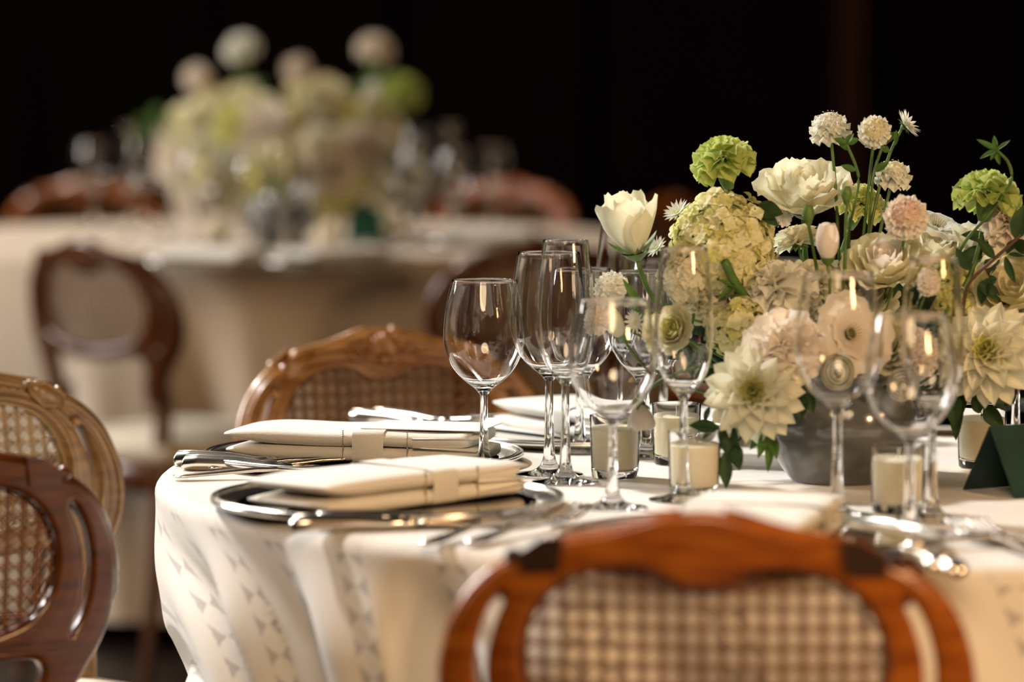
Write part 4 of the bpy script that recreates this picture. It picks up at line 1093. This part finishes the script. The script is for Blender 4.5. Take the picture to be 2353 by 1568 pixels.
sprig([(1985, 660, 3.95), (2000, 480, 3.94), (2008, 400, 3.94), (2030, 330, 3.95)], [(2025, 340, 3.95, 2045, 350, 3.95, 9), (2010, 395, 3.94, 2042, 370, 3.94, 9), (2030, 330, 3.95, 2060, 300, 3.95, 9), (2040, 300, 3.95, 2025, 270, 3.95, 8), (2060, 300, 3.95, 2058, 335, 3.95, 6)], 'green stem with small leaves between the tall white blooms', m='leaf_mid', stem_m='stem', r=.0015)
sprig([(1740, 720, 3.90), (1690, 650, 3.88), (1665, 600, 3.87)], [(1690, 650, 3.88, 1650, 690, 3.87, 8), (1700, 665, 3.88, 1655, 640, 3.87, 7)], 'thick green stem slanting below the big cream hydrangea', m='leaf_mid', stem_m='stem', r=.005)
sprig([(1880, 830, 3.9), (1750, 790, 3.88), (1640, 745, 3.88), (1500, 720, 3.9), (1400, 690, 3.92)], [(1690, 770, 3.88, 1640, 800, 3.87, 8), (1560, 735, 3.88, 1520, 690, 3.88, 10), (1600, 720, 3.9, 1560, 780, 3.9, 12), (1480, 715, 3.9, 1430, 640, 3.9, 10)], 'thin green stems reaching left behind the blurred flute', m='leaf_mid', stem_m='stem', r=.0013)
# dense filler leaves inside the arrangement
for j, (fx, fy, lab) in enumerate(((1700, 830, 'dark filler leaves behind the left dahlia'), (1900, 700, 'dark filler leaves deep between the central roses'), (2080, 720, 'dark filler leaves deep between the right hand roses'), (2240, 720, 'dark filler leaves behind the right dahlia'), (2290, 570, 'dark filler leaves below the right carnations'), (1610, 790, 'dark filler leaves left of the dahlia under the hydrangea'))):
    Lv = []
    for i in range(12):
        a = random.uniform(0, 2 * PI); y = 3.97 + random.uniform(-.04, .03)
        Lv.append((fx + 20 * math.cos(a), fy + 20 * math.sin(a), y, fx + random.uniform(70, 105) * math.cos(a), fy + random.uniform(60, 90) * math.sin(a), y - .03, random.uniform(16, 26)))
    sprig([(1930, 900, 3.93), ((fx + 1930) / 2, (fy + 900) / 2 - 20, 3.95), (fx, fy, 3.96)], Lv, lab)

# ------------------------------------------------------------------ blurred table: centrepiece, glasses, candles, card
BY = 8.35
pb = at_z(640, 566, .776)
t = thing('flower_bowl', 'grey bowl under the blurred centrepiece on the far table', 'bowl', (pb.x, pb.y, .776))
MB().lathe([(.0005, .004), (.046, .0), (.06, .012), (.078, .046), (.08, .062), (.072, .092), (.06, .105), (.055, .1), (.07, .06), (.045, .01), (.0005, .009)], 40).build('bowl_wall', M['smoky'], t)
base_b = (pb.x, pb.y, .86)
GB = 'blurred flowers in the far centrepiece'
far = [('carnation', 555, 112, 44, 'white', (-.3, -.4, .9), 'pale blurred bloom highest at the left of the far centrepiece'),
       ('scabiosa', 452, 178, 36, 'blush', (-.4, -.6, .6), 'pale blurred round bloom farthest left above the far centrepiece'),
       ('scabiosa', 683, 158, 36, 'blush', (0, -.6, .7), 'pale blurred round bloom above the middle of the far centrepiece'),
       ('carnation', 862, 114, 45, 'blush', (.3, -.4, .9), 'pale blurred bloom highest at the right of the far centrepiece'),
       ('scabiosa', 866, 208, 32, 'white', (.2, -.6, .7), 'pale blurred bloom left of the blurred lime carnation'),
       ('carnation', 922, 212, 54, 'lime', (.3, -.3, .9), 'blurred lime green carnation at the right of the far centrepiece')]
for k, px, py, r, c, fc, lab in far:
    F(k, px, py, BY - .02, r, fc, c, lab, base=base_b, merge=True, group=GB, stem_r=.003)
random.seed(21)
bodies = []
for i in range(40):
    for _ in range(30):
        x = random.uniform(400, 920); y = random.uniform(215, 470)
        if ((x - 655) / 275) ** 2 + ((y - 365) / 150) ** 2 < 1 and all((x - a) ** 2 + (y - b) ** 2 > 34 ** 2 for a, b in bodies): bodies.append((x, y)); break
cols = ['cream', 'ivory', 'ivory', 'blush', 'hydrangea', 'white', 'cream', 'yellowgreen']
words = dict(cream='cream', ivory='ivory', hydrangea='yellowish cream', blush='blush', yellowgreen='yellow green', white='white', lime='lime')
USED = {}
def farlabel(cw, kw, x, y):
    row = 'top' if y < 275 else 'upper part' if y < 335 else 'middle' if y < 395 else 'lower part' if y < 435 else 'bottom'
    col = 'left edge' if x < 465 else 'left half' if x < 580 else 'centre' if x < 720 else 'right half' if x < 830 else 'right edge'
    l = 'blurred %s %s at the %s of the far centrepiece, %s' % (cw, kw, row, col)
    USED[l] = USED.get(l, 0) + 1
    return l if USED[l] == 1 else l.replace('blurred', 'second blurred')
for i, (x, y) in enumerate(bodies):
    c = cols[i % 8]; k = ['rose', 'carnation', 'dahlia', 'rose', 'carnation', 'dahlia', 'rose', 'carnation'][i % 8]
    if c == 'lime' and y > 330: c = 'cream'
    edge = ((x - 655) / 275) ** 2 + ((y - 365) / 150) ** 2
    F(k, x, y, BY - .13 * (1 - edge) + random.uniform(-.02, .02), random.uniform(42, 56), ((x - 655) / 300, -.8, (400 - y) / 240), c,
      farlabel(words[c], KINDS[k][1], x, y), base=base_b, merge=True, group='%s body blooms of the far centrepiece' % words[c], stem=i % 4 == 0)
for j, (fx, fy, lab) in enumerate(((430, 300, 'dark blurred leaves at the left of the far centrepiece'), (760, 400, 'dark blurred leaves low in the far centrepiece'), (560, 200, 'dark green blurred leaves between the highest far blooms'), (840, 190, 'dark green blurred leaves under the highest right far bloom'), (350, 290, 'loose blurred greenery spreading left of the far centrepiece'))):
    Lv = []
    for i in range(9):
        a = random.uniform(0, 2 * PI)
        Lv.append((fx + 8 * math.cos(a), fy + 8 * math.sin(a), BY, fx + 48 * math.cos(a), fy + 44 * math.sin(a), BY - .04, 12))
    sprig([(640, 500, BY), ((fx + 640) / 2, (fy + 480) / 2, BY), (fx, fy, BY)], Lv, lab, m='leaf_mid', group='blurred greenery in the far centrepiece')
GF = 'blurred glasses on the far table'
for i, (g, px, py, lab) in enumerate([(WINE, 330, 520, 'blurred wine glass farthest left on the far table'), (BIG, 385, 545, 'blurred tall wine glass left of the far flowers, right of another glass'), (FLUTE, 300, 548, 'blurred flute near the left end of the far table'), (WINE, 215, 530, 'blurred wine glass at the far left above the brown chair'),
                       (WINE, 585, 600, 'blurred wine glass in front of the far centrepiece, left one'), (BIG, 655, 596, 'blurred tall wine glass in front of the far centrepiece'), (FLUTE, 700, 590, 'blurred flute right in front of the far centrepiece'),
                       (FLUTE, 895, 560, 'blurred flute at the right edge of the far flowers'), (WINE, 955, 556, 'blurred wine glass right of the far flowers'), (BIG, 960, 530, 'blurred tall wine glass behind another, right of the far flowers'), (FLUTE, 1035, 545, 'blurred flute standing highest right of the far flowers'), (WINE, 1045, 565, 'blurred wine glass below the highest right flute'), (WINE, 1130, 545, 'blurred wine glass farthest right on the far table'),
                       (WINE, 455, 575, 'blurred wine glass left of the grey far bowl')]):
    glass(g, px, py, lab, GF, z=.776, name='champagne_flute' if g is FLUTE else 'wine_glass')
for px, py, lab in ((752, 580, 'blurred cream candle in front of the far centrepiece'), (500, 560, 'blurred cream candle left of the grey far bowl'), (905, 545, 'blurred cream candle right of the teal card')):
    p = at_z(px, py, .776); v = votive(px, py, lab, 'blurred votive candles on the far table', z=.776)
def tent2(px, py, ang, label):
    p = at_z(px, py, .776); t = tent(px, py, ang, label, M['teal_card'], hh=.07, half=.03, Lr=.075); t.location = (p.x, p.y, .776); return t
tent2(800, 553, 10, 'blurred teal tent card on the far table')
for px, py, lab in ((760, 606, 'blurred silver charger at the front of the far table'), (480, 606, 'blurred silver charger behind the left brown chair crest'), (1110, 560, 'blurred silver charger at the right end of the far table')):
    p = at_z(px, py, .776)
    t = thing('charger_plate', lab, 'plate', (p.x, p.y, .7765), 0, 'blurred chargers on the far table')
    MB().lathe([(.0003, .0045), (.13, .0045), (.15, .0090), (.165, .0118), (.165, .0085), (.12, .0), (.0003, .0)], 64).build('rim', M['silver'], t)
    V, Fq = fold_slab(.22, .12, .025, .3, .001, px)
    o = me_obj('folded_napkin', V, Fq, M['napkin']); o.location = (p.x, p.y, .7825); o.rotation_euler = (0, 0, random.uniform(-.6, .9))
    tag(o, lab.replace('silver charger', 'white napkin lying on the charger'), 'napkin', 'blurred napkins on the far table')
